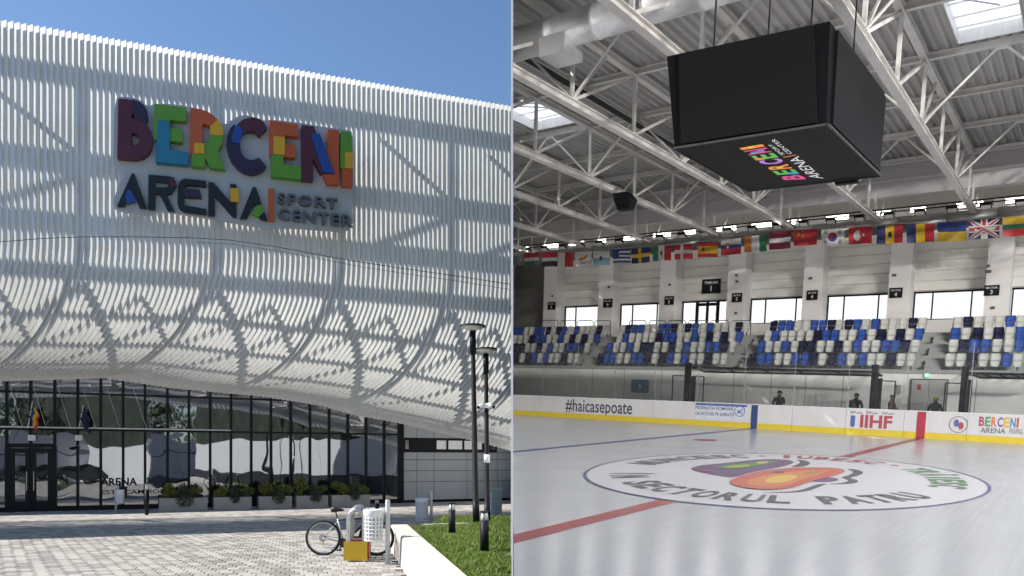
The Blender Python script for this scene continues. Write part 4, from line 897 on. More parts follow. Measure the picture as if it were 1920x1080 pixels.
for i in range(len(cx)-1):
    xa, xb = cx[i][1], cx[i+1][0]
    if i < 2: part(bw, 'dark_bay', MB().box((xa,YR-.05,ZF),(xb,YR+.1,11.5)), mat('dark_wall', (.18,.175,.17), .7), clip=True); continue
    n = 7; z0 = ZWT + .1; hgt = (11.6 - z0)/n
    for k in range(n):
        za = z0 + hgt*k; pf = [(0,0),(-.02,.03),(-.07,hgt*.12),(-.07,hgt*.82),(-.02,hgt*.93),(0,hgt-.006)]
        part(bw, 'shutter_slat', MB().prism([(xa, YR+.1+p, za+q) for p, q in pf], (xb-xa,0,0)), SLM, clip=True)
    fr_ = MB(); w3 = xb - xa; door = (i == 4)
    zb = ZWB
    fr_.box((xa,YR+.02,ZWT),(xb,YR+.12,ZWT+.1)).box((xa,YR+.02,zb-.02),(xb,YR+.12,zb+.05))
    for f_ in ((0.02,.30,.72,.98) if door else (.015,.27,.80,.985)): fr_.box((xa+w3*f_-.035,YR+.02,zb),(xa+w3*f_+.035,YR+.12,ZWT))
    wn = part(bw, 'window', fr_, BLACK, clip=True)
    if wn:
        for f0, f1 in ((.02,.30),(.30,.72),(.72,.98)) if door else ((.015,.27),(.27,.80),(.80,.985)): part(wn, 'pane', MB().box((xa+w3*f0+.035,YR+.06,zb+.05),(xa+w3*f1-.035,YR+.07,ZWT)), CG, clip=True)
        if door:
            dd = MB().box((xa+w3*.28,YR-.02,zb),(xa+w3*.34,YR+.05,ZWT)).box((xa+w3*.68,YR-.02,zb),(xa+w3*.74,YR+.05,ZWT)).box((xa+w3*.485,YR-.02,zb),(xa+w3*.535,YR+.05,ZWT)).box((xa+w3*.28,YR-.02,ZWT-.25),(xa+w3*.74,YR+.05,ZWT-.05))
            part(bw, 'exit_door', dd, BLACK, clip=True)
colm = mat('column_paint', (.78,.75,.735), .65, var=.05, scale=.6)
for i, (a, b) in enumerate(cx):
    o = thing('wall_column', 'pale square wall column, %s counted from the left of the hall' % ['beyond the left','outermost','first','second','third','fourth','fifth','sixth','seventh','eighth','ninth'][i], 'column', (a, YW, ZF), HALL, group='wall columns')
    if not part(o, 'shaft', MB().box((a,YW,ZF-.6),(b,YR+.11,12.2)), colm, clip=True): bpy.data.objects.remove(o)
# signs on the columns
for u0, u1, v0, v1, l1, l2, where in ((1027,1042,566,581,'SECTOR','6','left edge'),(1131,1149,560,577,'SECTOR','6','second column'),(1246,1264,555,572,'SECTOR','5','third column'),(1316,1352,522,551,'TRIBUNA','1',''),(1372,1392,549,567,'SECTOR','5','fourth column'),(1512,1534,544,563,'SECTOR','4','fifth column'),(1667,1693,539,559,'SECTOR','4','sixth column'),(1844,1875,534,555,'SECTOR','3','')):
    big = l1 == 'TRIBUNA'; yy = (YR - .01 if big else YW - .01); a = hp(u0, v1, y=yy); b = hp(u1, v0, y=yy)
    lab = 'large black sign reading TRIBUNA 1 above the exit door' if big else 'small black sign reading SECTOR %s on the %s' % (l2, where) if where else 'small black sign reading SECTOR 3 on the rightmost column'
    t = thing('sector_sign' if not big else 'stand_sign', lab, 'sign', ((a.x+b.x)/2, yy, a.z), HALL, group='black sector signs')
    part(t, 'board', MB().box((a.x,yy-.04,a.z),(b.x,yy,b.z)), BLACK, clip=True); mb_ = MB(); h = b.z - a.z
    text_on(mb_, l1, ((a.x+b.x)/2, yy-.044, a.z+h*.66), XR, ZU, h*.17, center=True, width=(b.x-a.x)*.76, bold=.02); text_on(mb_, l2, ((a.x+b.x)/2, yy-.044, a.z+h*.15), XR, ZU, h*.38, center=True, bold=.02)
    part(t, 'lettering', mb_, mat('sign_white', (.75,.75,.75), .5))
for u, v, w_, nm in ((1036,555,3,'leftmost column'),(1142,538,4,'second column'),(1256,534,4,'third column'),(1382,528,5,'fourth column'),(1381,516,4,'fourth column, upper'),(1520,522,6,'fifth column'),(1677,516,6,'sixth column'),(1853,509,8,'rightmost column'),(1853,499,5,'rightmost column, upper'),(1380,587,4,'fourth column, low'),(1862,577,5,'rightmost column, low')):
    p = hp(u, v, y=YW-.01); t = hone('wall_box', MB().box((p.x-w_*.017,YW-.09,p.z-.07),(p.x+w_*.017,YW-.005,p.z+.07)), DK, 'small grey device box fixed to the ' + nm, 'device', loc=(p.x,YW,p.z))
# outdoors beyond the windows: a sunlit white fence
fence = thing('white_fence', 'sunlit white slatted fence seen through the ribbon windows', 'fence', (-20, 66, 3), HALL)
for i in range(130):
    x = -66 + .56*i; part(fence, 'fence_slat', MB().obox((x, 66, 9), V((.272,.0,0)), V((0,.02,0)), V((0,0,6.0))), mat('fence_white', (.85,.85,.82), .6, var=.03), clip=True)
hone('yard', MB().box((-90,50.0,3.6),(12,95,3.8)), mat('yard_concrete', (.6,.59,.55), .8), kind='structure')
# ---- seats
SEATM = {'W': mat('seat_white', (.62,.62,.58), .45, var=.05), 'B': mat('seat_blue', (.035,.09,.37), .4, var=.06), 'N': mat('seat_navy', (.012,.014,.05), .4, var=.06)}
def seat_mesh():
    m = MB()
    def shell(prof, t):   # rows of (z, y, half width) of a curved shell
        o = len(m.v); n = 4
        for z, y, hw in prof:
            for i in range(n+1):
                a = -1 + 2*i/n; m.v.append(V((hw*a, y + .03*a*a*-1, z)))
        for z, y, hw in prof:
            for i in range(n+1):
                a = -1 + 2*i/n; m.v.append(V((hw*a*.96, y + t - .03*a*a, z)))
        r = len(prof); k = n+1; off = r*k
        for j in range(r-1):
            for i in range(n):
                m.f.append((o+j*k+i, o+j*k+i+1, o+(j+1)*k+i+1, o+(j+1)*k+i)); m.f.append((o+off+j*k+i+1, o+off+j*k+i, o+off+(j+1)*k+i, o+off+(j+1)*k+i+1)); m.m += [0, 0]
            for i in (0, n):
                m.f.append((o+j*k+i, o+(j+1)*k+i, o+off+(j+1)*k+i, o+off+j*k+i)); m.m.append(0)
        for j in (0, r-1):
            for i in range(n): m.f.append((o+j*k+i, o+j*k+i+1, o+off+j*k+i+1, o+off+j*k+i)); m.m.append(0)
    shell([(.30,.06,.205),(.42,.07,.212),(.56,.10,.205),(.61,.115,.185)], .03)      # backrest
    shell([(.02,-.02,.14),(.06,-.05,.165),(.20,-.03,.195),(.285,.02,.205)], .05)    # tipped-up pan
    m.box((-.03,.05,-.16),(.03,.11,.2), 1)
    return m
smb = seat_mesh(); SMESH = {k: mesh('seat_' + k, smb, [m, DK], smooth=True) for k, m in SEATM.items()}
SEQ = [  # per row (front first): blocks of (pixel, colour) read from the photograph
 [[(967,'N'),(980,'W'),(991,'N'),(1002,'B'),(1013,'W'),(1023,'B'),(1034,'W'),(1045,'W'),(1058,'N'),(1070,'W'),(1082,'W')],
  [(1127,'N'),(1138,'B'),(1150,'B'),(1163,'W'),(1177,'W'),(1190,'B'),(1202,'B'),(1215,'N'),(1229,'W'),(1244,'N'),(1258,'B'),(1271,'W'),(1285,'B'),(1300,'W'),(1315,'W'),(1329,'N'),(1344,'W'),(1359,'W')],
  [(1413,'N'),(1429,'B'),(1444,'B'),(1461,'W'),(1478,'W'),(1493,'B'),(1511,'B'),(1527,'N'),(1544,'W'),(1563,'N'),(1580,'B'),(1598,'W'),(1619,'B'),(1636,'W'),(1653,'W'),(1673,'N'),(1692,'W'),(1711,'W')],
  [(1784,'W'),(1804,'W'),(1825,'N'),(1847,'W'),(1869,'W'),(1891,'B'),(1912,'W')]],
 [[(967,'N'),(978,'N'),(989,'W'),(1000,'W'),(1011,'N'),(1021,'W'),(1032,'B'),(1042,'W'),(1053,'W'),(1065,'B'),(1077,'B'),(1090,'N'),(1101,'W')],
  [(1143,'B'),(1155,'W'),(1168,'W'),(1181,'B'),(1194,'W'),(1207,'N'),(1219,'N'),(1232,'W'),(1247,'W'),(1260,'N'),(1273,'W'),(1287,'B'),(1301,'W'),(1315,'W'),(1329,'B'),(1344,'B'),(1359,'N'),(1374,'W')],
  [(1428,'B'),(1442,'W'),(1458,'W'),(1473,'B'),(1490,'W'),(1505,'N'),(1521,'N'),(1539,'W'),(1556,'W'),(1572,'N'),(1589,'W'),(1608,'B'),(1624,'W'),(1642,'W'),(1661,'B'),(1679,'B'),(1698,'N'),(1717,'W')],
  [(1788,'W'),(1807,'N'),(1827,'B'),(1848,'B'),(1870,'W'),(1892,'W'),(1912,'B')]],
 [[(965,'W'),(975,'W'),(986,'W'),(997,'N'),(1007,'B'),(1018,'B'),(1029,'W'),(1040,'W'),(1051,'B'),(1062,'W'),(1073,'N'),(1084,'W'),(1095,'N'),(1107,'W'),(1119,'B')],
  [(1161,'W'),(1172,'B'),(1184,'W'),(1197,'W'),(1210,'W'),(1222,'W'),(1236,'N'),(1249,'B'),(1261,'B'),(1274,'W'),(1288,'W'),(1302,'B'),(1317,'W'),(1330,'N'),(1343,'W'),(1358,'N'),(1372,'W'),(1386,'B')],
  [(1439,'W'),(1453,'B'),(1469,'W'),(1484,'W'),(1500,'W'),(1517,'W'),(1532,'N'),(1548,'B'),(1564,'B'),(1580,'W'),(1597,'W'),(1615,'B'),(1633,'W'),(1652,'N'),(1670,'W'),(1687,'N'),(1704,'W'),(1722,'B')],
  [(1790,'B'),(1810,'W'),(1833,'N'),(1852,'W'),(1871,'N'),(1892,'W'),(1912,'B')]],
 [[(965,'B'),(975,'B'),(986,'W'),(996,'W'),(1006,'B'),(1016,'B'),(1027,'N'),(1037,'W'),(1047,'N'),(1057,'B'),(1068,'W'),(1080,'B'),(1091,'W'),(1101,'W'),(1111,'W'),(1123,'N'),(1136,'W')],
  [(1166,'W'),(1177,'N'),(1189,'B'),(1201,'B'),(1213,'W'),(1225,'W'),(1239,'B'),(1251,'B'),(1263,'N'),(1275,'W'),(1289,'N'),(1302,'B'),(1317,'W'),(1330,'B'),(1344,'W'),(1357,'W'),(1372,'W'),(1384,'N'),(1398,'W')],
  [(1449,'N'),(1464,'B'),(1479,'B'),(1494,'W'),(1510,'W'),(1525,'B'),(1541,'B'),(1557,'N'),(1571,'W'),(1589,'N'),(1605,'B'),(1621,'W'),(1639,'B'),(1656,'W'),(1672,'W'),(1691,'W'),(1709,'N'),(1727,'W')],
  [(1793,'W'),(1812,'N'),(1831,'W'),(1851,'W'),(1871,'W'),(1891,'B'),(1911,'W')]]]
ORD = 'first second third fourth fifth sixth seventh eighth ninth tenth eleventh twelfth thirteenth fourteenth fifteenth sixteenth seventeenth eighteenth nineteenth'.split()
BLK = ['far left block', 'block under TRIBUNA 1', 'block under both SECTOR 4 signs', 'block under SECTOR 3']; RWN = ['front', 'second', 'third', 'back']
for r, row in enumerate(SEQ):
    yy, zz = ROWS[r]
    for bk, blk in enumerate(row):
        for i, (u, c_) in enumerate(blk):
            x = hp(u, 640, y=yy).x
            o = bpy.data.objects.new('stadium_seat', SMESH[c_]); col.objects.link(o); z_ = hp(u, (684,660,641,622)[r] + (u-1500)*(-.004,-.008,-.012,-.016)[r], y=yy).z
            o.matrix_world = HALL @ Matrix.Translation((x, yy, zz)) @ Matrix.Rotation(random.uniform(-.04,.04), 4, 'Z') @ Matrix.Diagonal((1.06,1,1.06,1))
            setp(o, '%s tip-up seat, %s from left, %s row, %s' % ({'W':'white','B':'blue','N':'navy'}[c_], ORD[i], RWN[r], BLK[bk]), 'seat', 'spectator seats')
# ---- tubular rails behind the top row
RL = [(1016,1046),(1050,1079),(1082,1112),(1115,1145),(1180,1211),(1217,1248),(1253,1285),(1291,1326),(1331,1366),(1371,1408),(1448,1487),(1492,1532),(1540,1580),(1586,1629),(1635,1680),(1688,1734),(1787,1838),(1844,1897),(1905,1945)]
for i, (u0, u1) in enumerate(RL):
    a, b = hp(u0, 610, y=47.0).x, hp(u1, 610, y=47.0).x; zt = hp((u0+u1)/2, 601, y=47.0).z
    hone('guard_rail', MB().tube([(a,47,ZF-.2),(a,47,zt-.1),(a+.1,47,zt),(b-.1,47,zt),(b,47,zt-.1),(b,47,ZF-.2)], .028, 6), mat('rail_grey', (.16,.165,.16), .4, .6), 'grey tubular guard rail behind the back row, %s from the left' % ORD[i], 'railing', 'guard rails', loc=(a,47,ZF), smooth=True)
# ---- penalty benches: black frames
def frame_thing(nm, label, bars, loc):
    t = thing(nm, label, 'frame', loc, HALL)
    for pn, p, q, w_ in bars: part(t, pn, MB().bar(p, q, w_), BLACK, clip=True)
def canopy(u0, u1, v0, v1, label, post_us):
    a, b = hp(u0, v0, y=42.6), hp(u1, v1, y=42.6); a2, b2 = hp(u0+24, v0+9, y=40.6), hp(u1+14, v1+7.5, y=40.6)
    bars = [('back_rail', a, b, .09), ('front_rail', a2, b2, .10)]
    n = 6
    for i in range(n): bars.append(('strut', a.lerp(b, i/(n-1)), a2.lerp(b2, i/(n-1)), .06))
    for u, vt in post_us:
        p = hp(u, vt, y=38.3); bars.append(('post', V((p.x, 38.3, 0)), p, .26))
        q = hp(u+9, vt+25, y=39.4); bars.append(('post', V((q.x, 39.4, 0)), q, .16))
    frame_thing('bench_canopy', label, bars, (a.x, 40, 0))
canopy(1296, 1640, 688, 697, 'long black canopy frame over the players bench behind the boards', ((1291,680),(1642,684)))
canopy(1812, 1960, 699, 703, 'black canopy frame over the right-hand bench at the picture edge', ((1811,687),))
for u0, u1, vt, nm in ((1262,1288,704,'left of the long canopy'),(1304,1320,705,'right of the first canopy post'),(1652,1679,714,'right of the second canopy post'),(1773,1808,718,'left of the third canopy post')):
    p, q = hp(u0, vt, y=39.6), hp(u1, vt+1, y=39.6); frame_thing('bench_door_frame', 'thin black gate frame ' + nm, [('jamb', V((p.x,39.6,0)), p, .05), ('jamb', V((q.x,39.6,0)), q, .05), ('lintel', p, q, .05)], (p.x, 39.6, 0))
# ---- doors and signs on the concrete wall
a, b = hp(1704, 775, y=42.88), hp(1779, 711, y=42.88); dt = thing('double_door', 'pale grey steel double door in the concrete wall behind the boards', 'door', ((a.x+b.x)/2, 42.88, 0), HALL)
dm_ = mat('door_grey', (.40,.39,.37), .5, var=.05); mid = (a.x+b.x)/2
part(dt, 'leaf', MB().box((a.x+.05,42.80,0),(mid-.01,42.86,b.z-.06)), dm_); part(dt, 'leaf', MB().box((mid+.01,42.80,0),(b.x-.05,42.86,b.z-.06)), dm_)
part(dt, 'frame', MB().box((a.x,42.78,b.z-.05),(b.x,42.9,b.z)).box((a.x,42.78,0),(a.x+.04,42.9,b.z-.05)).box((b.x-.04,42.78,0),(b.x,42.9,b.z-.05)), DK)
part(dt, 'sticker', MB().box((a.x+.3,42.79,b.z-.55),(a.x+.46,42.797,b.z-.28)), mat('sticker_red', (.4,.04,.05), .5)); part(dt, 'handle', MB().box((mid-.09,42.76,1.05),(mid-.05,42.80,1.25)), GALV)
a, b = hp(1183, 736, y=42.87), hp(1217, 712, y=42.87)
t = thing('wall_poster', 'white sheet with a rounded blue symbol panel on the concrete wall', 'poster', (a.x, 42.87, a.z), HALL)
part(t, 'sheet', MB().box((a.x-.02,42.875,a.z-.5),(b.x+.5,42.885,b.z+.45)), mat('poster_white', (.66,.66,.66), .6), clip=True)
q = [(x+.12*math.cos(g), z+.12*math.sin(g)) for x, z, g0 in ((b.x-.12,b.z-.12,0),(a.x+.12,b.z-.12,1.57),(a.x+.12,a.z+.12,3.14),(b.x-.12,a.z+.12,4.71)) for g in (g0,g0+.5,g0+1.05,g0+1.57)]; part(t, 'blue_panel', MB().prism([(x,42.873,z) for x, z in q], (0,-.02,0)), mat('poster_blue', (.10,.19,.29), .5), clip=True)
mb_ = MB(); text_on(mb_, 'h', ((a.x+b.x)/2-.06,42.85,(a.z+b.z)/2-.12), XR, ZU, .26, bold=.02); part(t, 'symbol', mb_, mat('sign_white', (.75,.75,.75), .5))
a, b = hp(1733, 708, y=42.86), hp(1743, 700, y=42.86); t = thing('exit_sign', 'small lit green and white exit sign above the double door', 'sign', (a.x,42.86,a.z), HALL)
part(t, 'housing', MB().box((a.x,42.80,a.z),(b.x,42.89,b.z)), glow('exit_green', (.35,.75,.5), .25)); part(t, 'pictogram', MB().box((a.x+.05,42.79,a.z+.07),(a.x+.13,42.797,b.z-.05)).box((a.x+.18,42.79,a.z+.09),(b.x-.04,42.797,a.z+.14)), glow('exit_white', (.9,1,.95), .6))
a, b = hp(1682, 738, y=42.86), hp(1690, 722, y=42.86); hone('cabinet_box', MB().box((a.x,42.72,a.z),(b.x,42.89,b.z)), mat('box_grey', (.36,.36,.35), .5), 'grey wall box between the gate frame and the double door', 'box', loc=(a.x,42.8,a.z))
# ---- roof: deck, trusses, purlins, skylights
ZC, ZTC, ZD = 11.0, 13.25, 13.48
TX = [-5.43 + 4.40*k for k in range(-8, 4)]
NODES = [13.5, 17.7, 21.9, 26.1, 30.3, 34.5, 38.7, 42.9]
deckm = mat('roof_deck_steel', (.52,.51,.49), .5, .0, var=.10, scale=.5, streak=(3,.3,1))
SK = [(-4.45,-2.65,26.6,30.0), (-21.3,-19.0,26.6,29.9), (-11.2,-9.2,17.9,21.4)]
def deck():
    m = MB(); pit_ = .34; y0, y1 = 5.0, 50.5
    prof = [(0,0),(.10,0),(.15,.13),(.29,.13),(.34,0)]
    x = -46.0
    while x < 9:
        segs = [(y0, y1)]
        for a, b, c, d in SK:
            if a - .2 < x + .17 < b + .2: segs = [s for q in segs for s in ((q[0], min(q[1], c)), (max(q[0], d), q[1])) if s[1] - s[0] > .01]
        for s0, s1 in segs:
            ys = [s0, s1]
            for (pa, za), (pb, zb) in zip(prof, prof[1:]): m.add([(x+pa,s0,ZD+za),(x+pb,s0,ZD+zb),(x+pb,s1,ZD+zb),(x+pa,s1,ZD+za)], [(0,1,2,3)])
        x += pit_
    return m
hone('roof_deck', deck(), deckm, kind='structure')
ww = ['beyond the left edge', 'at the far left', 'first', 'second', 'third', 'fourth', 'fifth', 'sixth', 'seventh', 'eighth', 'ninth', 'tenth']
for i, x in enumerate(TX):
    c0 = V((x, 11.0, ZC)); t = thing('roof_truss', 'pale steel lattice roof truss spanning the rink, %s from the left' % ww[i], 'truss', c0, HALL, group='roof trusses')
    if not part(t, 'bottom_chord', MB().ibeam((x,11,ZC),(x,46.2,ZC), .26, .24), STEEL_W, clip=True): bpy.data.objects.remove(t); continue
    part(t, 'top_chord', MB().ibeam((x,11,ZTC),(x,44.0,ZTC), .24, .24), STEEL_W, clip=True)
    for k, y in enumerate(NODES):
        part(t, 'post', MB().bar((x,y,ZC+.12),(x,y,ZTC-.12), .11, .11), STEEL_W, clip=True)
        if k + 1 < len(NODES):
            y2 = NODES[k+1]; part(t, 'diagonal', MB().bar((x,y,ZC+.1),(x,y2-.1,ZTC-.1), .10, .10), STEEL_W, clip=True)
            if k % 2 == 0: part(t, 'diagonal', MB().bar((x,y,ZC+.1),(x,(y+y2)/2,ZTC-.1), .07, .07), STEEL_W, clip=True)
    [part(t, 'end_strut', MB().bar((x,a_,ZC+.1),(x,b_,12.2), .10), STEEL_W, clip=True) for a_, b_ in ((45.6,46.3),(44.6,44.3))]
for k, y in enumerate(NODES):
    t = thing('purlin', 'pale steel purlin under the roof deck, %s row from the camera' % ORD[k], 'beam', (-10,y,ZTC), HALL, group='roof purlins')
    part(t, 'beam', MB().ibeam((-46,y,ZTC+.06),(9,y,ZTC+.06), .16, .22), STEEL_W, clip=True)
WT = mat('brace_white', (.70,.69,.66), .45, var=.04); kb = 0
for i in range(len(TX)-1):
    for y in (30.3, 38.7, 21.9):
        m = (TX[i]+TX[i+1])/2; p, q = V((TX[i],y,ZC+.14)), V((TX[i+1],y,ZC+.14)); top = V((m,y,ZTC-.08))
        t = thing('knee_brace', 'slim white V-shaped knee brace, %s bay from the left, %s row of braces' % (ORD[i], {21.9:'nearest',30.3:'middle',38.7:'farthest'}[y]), 'brace', top, HALL, group='knee braces')
        a = part(t, 'brace_arm', MB().tube([p, top - V((.12,0,0))], .045, 8), WT, clip=True); b = part(t, 'brace_arm', MB().tube([q, top + V((.12,0,0))], .045, 8), WT, clip=True); c = part(t, 'gusset', MB().obox(top, V((.2,0,0)), V((0,.03,0)), V((0,0,.07))), WT, clip=True)
        if not (a or b or c): bpy.data.objects.remove(t)
def sky_mat():
    m = bpy.data.materials.new('skylight_sheet'); m.use_nodes = True; n = m.node_tree; n.nodes.remove(n.nodes['Principled BSDF'])
    t = n.nodes.new('ShaderNodeBsdfTranslucent'); t.inputs[0].default_value = (.95,.96,.98,1); tp = n.nodes.new('ShaderNodeBsdfTransparent'); mx = n.nodes.new('ShaderNodeMixShader'); mx.inputs[0].default_value = 0.0
    n.links.new(t.outputs[0], mx.inputs[1]); n.links.new(tp.outputs[0], mx.inputs[2]); n.links.new(mx.outputs[0], n.nodes['Material Output'].inputs[0]); return m
SKM = sky_mat()
for i, (a, b, c, d) in enumerate(SK):
    t = thing('skylight', 'bright white skylight in the corrugated roof, %s' % ('at the upper right', 'at the left edge', 'behind the scoreboard')[i], 'skylight', ((a+b)/2,(c+d)/2,ZD), HALL, group='skylights')
    z1 = ZD + .36
    part(t, 'upstand', MB().box((a-.04,c,ZD-.05),(a,d,z1)).box((b,c,ZD-.05),(b+.04,d,z1)).box((a-.04,c-.04,ZD-.05),(b+.04,c,z1)).box((a-.04,d,ZD-.05),(b+.04,d+.04,z1)).box((a-.5,c-.3,ZD+.14),(a-.041,d+.3,ZD+.18)).box((b+.041,c-.3,ZD+.14),(b+.5,d+.3,ZD+.18)), WHITE, clip=True)
    part(t, 'translucent_sheet', MB().box((a,c,z1),(b,d,z1+.02)), SKM, clip=True)
    br = MB()
    for q in (.3,.6,.85): br.bar((a,c+(d-c)*q,z1-.1),(b,c+(d-c)*q,z1-.1), .05)
    part(t, 'glazing_bar', br, WHITE, clip=True); part(t, 'opener', MB().tube([(a+.3,c+.6,z1-.15),(b-.5,c+1.5,z1-.25)], .03, 6).tube([(a+.5,c+.5,z1-.15),(b-.3,c+1.2,z1-.2)], .03, 6), GALV, clip=True)
# ---- eaves beams, duct, lights, flags
fas = mat('eaves_beam_lilac_grey', (.60,.57,.58), .85, var=.02, scale=.3, spec=.1)
t = thing('eaves_beam', 'long lilac-grey double box beam running along the eaves above the flags', 'beam', (-15,44,12), HALL)
part(t, 'upper_beam', MB().box((-46,43.9,12.72),(9,44.25,13.82)), fas, clip=True); part(t, 'lower_beam', MB().box((-46,44.3,11.95),(9,44.8,12.74)), fas, clip=True)
part(t, 'flange', MB().box((-46,43.82,12.66),(9,44.28,12.715)).box((-46,43.82,13.825),(9,44.3,13.87)), STEEL_W, clip=True)
dk_ = mat('duct_galvanised', (.42,.42,.40), .45, .6, var=.15, scale=.8, bump=.2, bscale=5)
t = thing('supply_duct', 'long dull grey round duct along the wall above the flags', 'duct', (-15,45.3,10.6), HALL)
for i in range(-22, 4):
    x = i*2.2; part(t, 'duct_section', MB().tube([(x,45.5,10.72),(x+2.18,45.5,10.72)], .44, 18), dk_, True, clip=True)
foil = mat('duct_foil', (.85,.85,.86), .48, .95, var=.06, scale=3, bump=.5, bscale=5, streak=(1,1,1))
t = thing('foil_duct', 'big silver foil-wrapped air duct crossing the upper left of the roof', 'duct', (-12,20,12.3), HALL)
for i in range(-9, 4):
    x = -10.6 + i*1.6; part(t, 'duct_section', MB().tube([(x,20,12.35),(x+.05,20,12.35),(x+.06,20,12.35),(x+1.56,20,12.35),(x+1.57,20,12.35),(x+1.6,20,12.35)], [.5,.5,.475,.475,.5,.5], 22), foil, True, clip=True)
p = hp(1052, 92, y=20); part(t, 'outlet_box', MB().box((p.x-.45,19.5,11.55),(p.x+.45,20.5,12.1)), foil, clip=True)
t = thing('cable_tray', 'black cable tray with pipes under the roof deck left of the scoreboard', 'cable tray', (-12,25,12.9), HALL)
part(t, 'tray', MB().bar((-16.3,16,12.95),(-16.3,43,12.95), .3, .1), BLACK, clip=True); part(t, 'pipe', MB().tube([(-16.05,16,12.9),(-16.05,43,12.9)], .03, 6), GALV, clip=True)
t = thing('light_track', 'thin black lighting track carrying the floodlights along the eaves', 'light track', (-15,44.0,11.2), HALL)
for z in (11.28, 11.12): part(t, 'rail', MB().tube([(-46,44.0,z),(9,44.0,z)], .035, 6), BLACK, clip=True)
FAR_W, FILL_W = 16, 740
LED = glow('led_white', (1.0,.97,.92), 5.0)
LENS = glow('flood_lens', (.7,.68,.65), .05)
def floodlight(c, dy, label, group, watts, aim):
    t = thing('floodlight', label, 'floodlight', c, HALL, group=group)
    a = part(t, 'housing', MB().obox(c, V((.24,0,0)), V((0,.16,.07*dy)), V((0,-.03*dy,.05))), BLACK, clip=True)
    for sx in (-.27, .27): part(t, 'yoke', MB().bar(c + V((sx,0,0)), c + V((sx,0,.25)), .03), BLACK, clip=True)
    part(t, 'lens', MB().obox(c + V((0,.012*dy,-.058)) , V((.20,0,0)), V((0,.13,.057*dy)), V((0,-.004*dy,-.008))), LENS, clip=True)
    if not a:
        for ch in list(t.children): bpy.data.objects.remove(ch)
        bpy.data.objects.remove(t); return
    if watts:
        ld = bpy.data.lights.new('floodlight_beam', 'AREA'); ld.shape = 'RECTANGLE'; ld.size = .42; ld.size_y = .3; ld.energy = watts; ld.color = (1.0,.965,.92); ld.spread = R(80)
        lo = bpy.data.objects.new('floodlight_beam', ld); col.objects.link(lo); lo.parent = t; lo.location = (0, .03*dy, -.12)
        d = V(aim) - c; lo.rotation_euler = (-d).to_track_quat('Z', 'Y').to_euler()
NUM = ORD + 'twentieth twenty-first twenty-second twenty-third twenty-fourth twenty-fifth twenty-sixth'.split()
for i in range(26):
    x = -34.6 + 1.42*i; floodlight(V((x, 43.95, 10.95)), -1, 'square black floodlight on the eaves track, %s from the left' % NUM[i], 'floodlights', FAR_W if i % 2 == 0 else 0, (x + 1.5, 22, 0))
HINV = HALL.inverted(); AIMS = ((5,50,11),(8,20,1),(12,48,11),(8,27,1),(20,45,11),(13,18,1),(28,42,13),(19,22,1))
for i in range(8):  # added floodlights out of view, they light most of the hall
    floodlight(HINV @ V((16 + 2.0*i, -8, 12.5)), 1, 'added square fill floodlight, unseen to the right behind the camera, %s of eight' % NUM[i], 'added fill floodlights', FILL_W, HINV @ V(AIMS[i]))
for i in range(18):
    x = -34.0 + 2.13*i; wd = (1.15 if i % 3 else .7)
    o = hone('strip_light', MB().box((x,46.0,11.42),(x+wd,46.16,11.62)), LED, 'lit white strip light on the wall above the duct, %s from the left' % ORD[i], 'lamp', 'strip lights', loc=(x,46,11.5))
# speaker
c = hp(1165, 377, z=10.45); t = thing('hanging_speaker', 'black six-sided loudspeaker hanging below a roof truss', 'speaker', c, HALL)
part(t, 'cabinet', MB().prism([c + V(q) for q in ((-.5,.2,.1),(-.38,-.2,.35),(.38,-.2,.35),(.5,.2,.1),(.3,.2,-.33),(-.3,.2,-.33))], (0,.45,0)), BLACK); part(t, 'bracket', MB().bar(c + V((0,.3,.2)), c + V((0,.3,.6)), .06), STEEL_W)
# ---- scoreboard
bot = [(-7.46,15.5),(-4.42,15.62),(-4.36,19.9),(-7.40,19.75)]; top = [(-7.68,15.4),(-4.48,15.6),(-4.42,20.25),(-7.6,20.2)]; z0, z1 = 7.0, 8.86
B3 = [V((x,y,z0)) for x, y in bot]; T3 = [V((x,y,z1)) for x, y in top]; cc = sum(B3, V((0,0,0)))/4
sb = thing('scoreboard_cube', 'black four-sided video cube hanging above centre ice with a colourful logo underneath', 'scoreboard', (cc.x,cc.y,z0), HALL)
SBK = mat('cube_black', (.006,.006,.007), .5, var=0, spec=.12); SCR = mat('screen_charcoal', (.010,.010,.011), .5, var=0, spec=.12); 
part(sb, 'casing', MB().add([p for p in B3] + [p for p in T3], [(3,2,1,0),(4,5,6,7),(0,1,5,4),(1,2,6,5),(2,3,7,6),(3,0,4,7)]), SBK)
for k, (i, j) in enumerate(((0,1),(1,2),(2,3),(3,0))):
    a, b, c, d = B3[i], B3[j], T3[j], T3[i]; n = (b - a).cross(d - a).normalized()
    if n.dot(a - cc) < 0: n = -n
    L_ = lambda s, t_: (a.lerp(b, s)).lerp(d.lerp(c, s), t_)
    q = [L_(.055,.03), L_(.945,.03), L_(.915,.985), L_(.085,.985)]
    part(sb, 'screen', MB().prism([p + n*.006 for p in q], n*.05), SCR)
    part(sb, 'trim', MB().bar(a + n*.03, b + n*.03, .035), mat('cube_trim', (.09,.09,.095), .3, .5))
part(sb, 'junction_box', MB().box((-5.35,19.9,6.93),(-4.85,20.1,7.1)), SBK)
for x, y in ((-7.0,16.2),(-5.0,16.2),(-5.0,19.4),(-7.0,19.4)): part(sb, 'hanging_cable', MB().tube([(x,y,z1),(x,y,ZC+1.9)], .02, 6), BLACK)
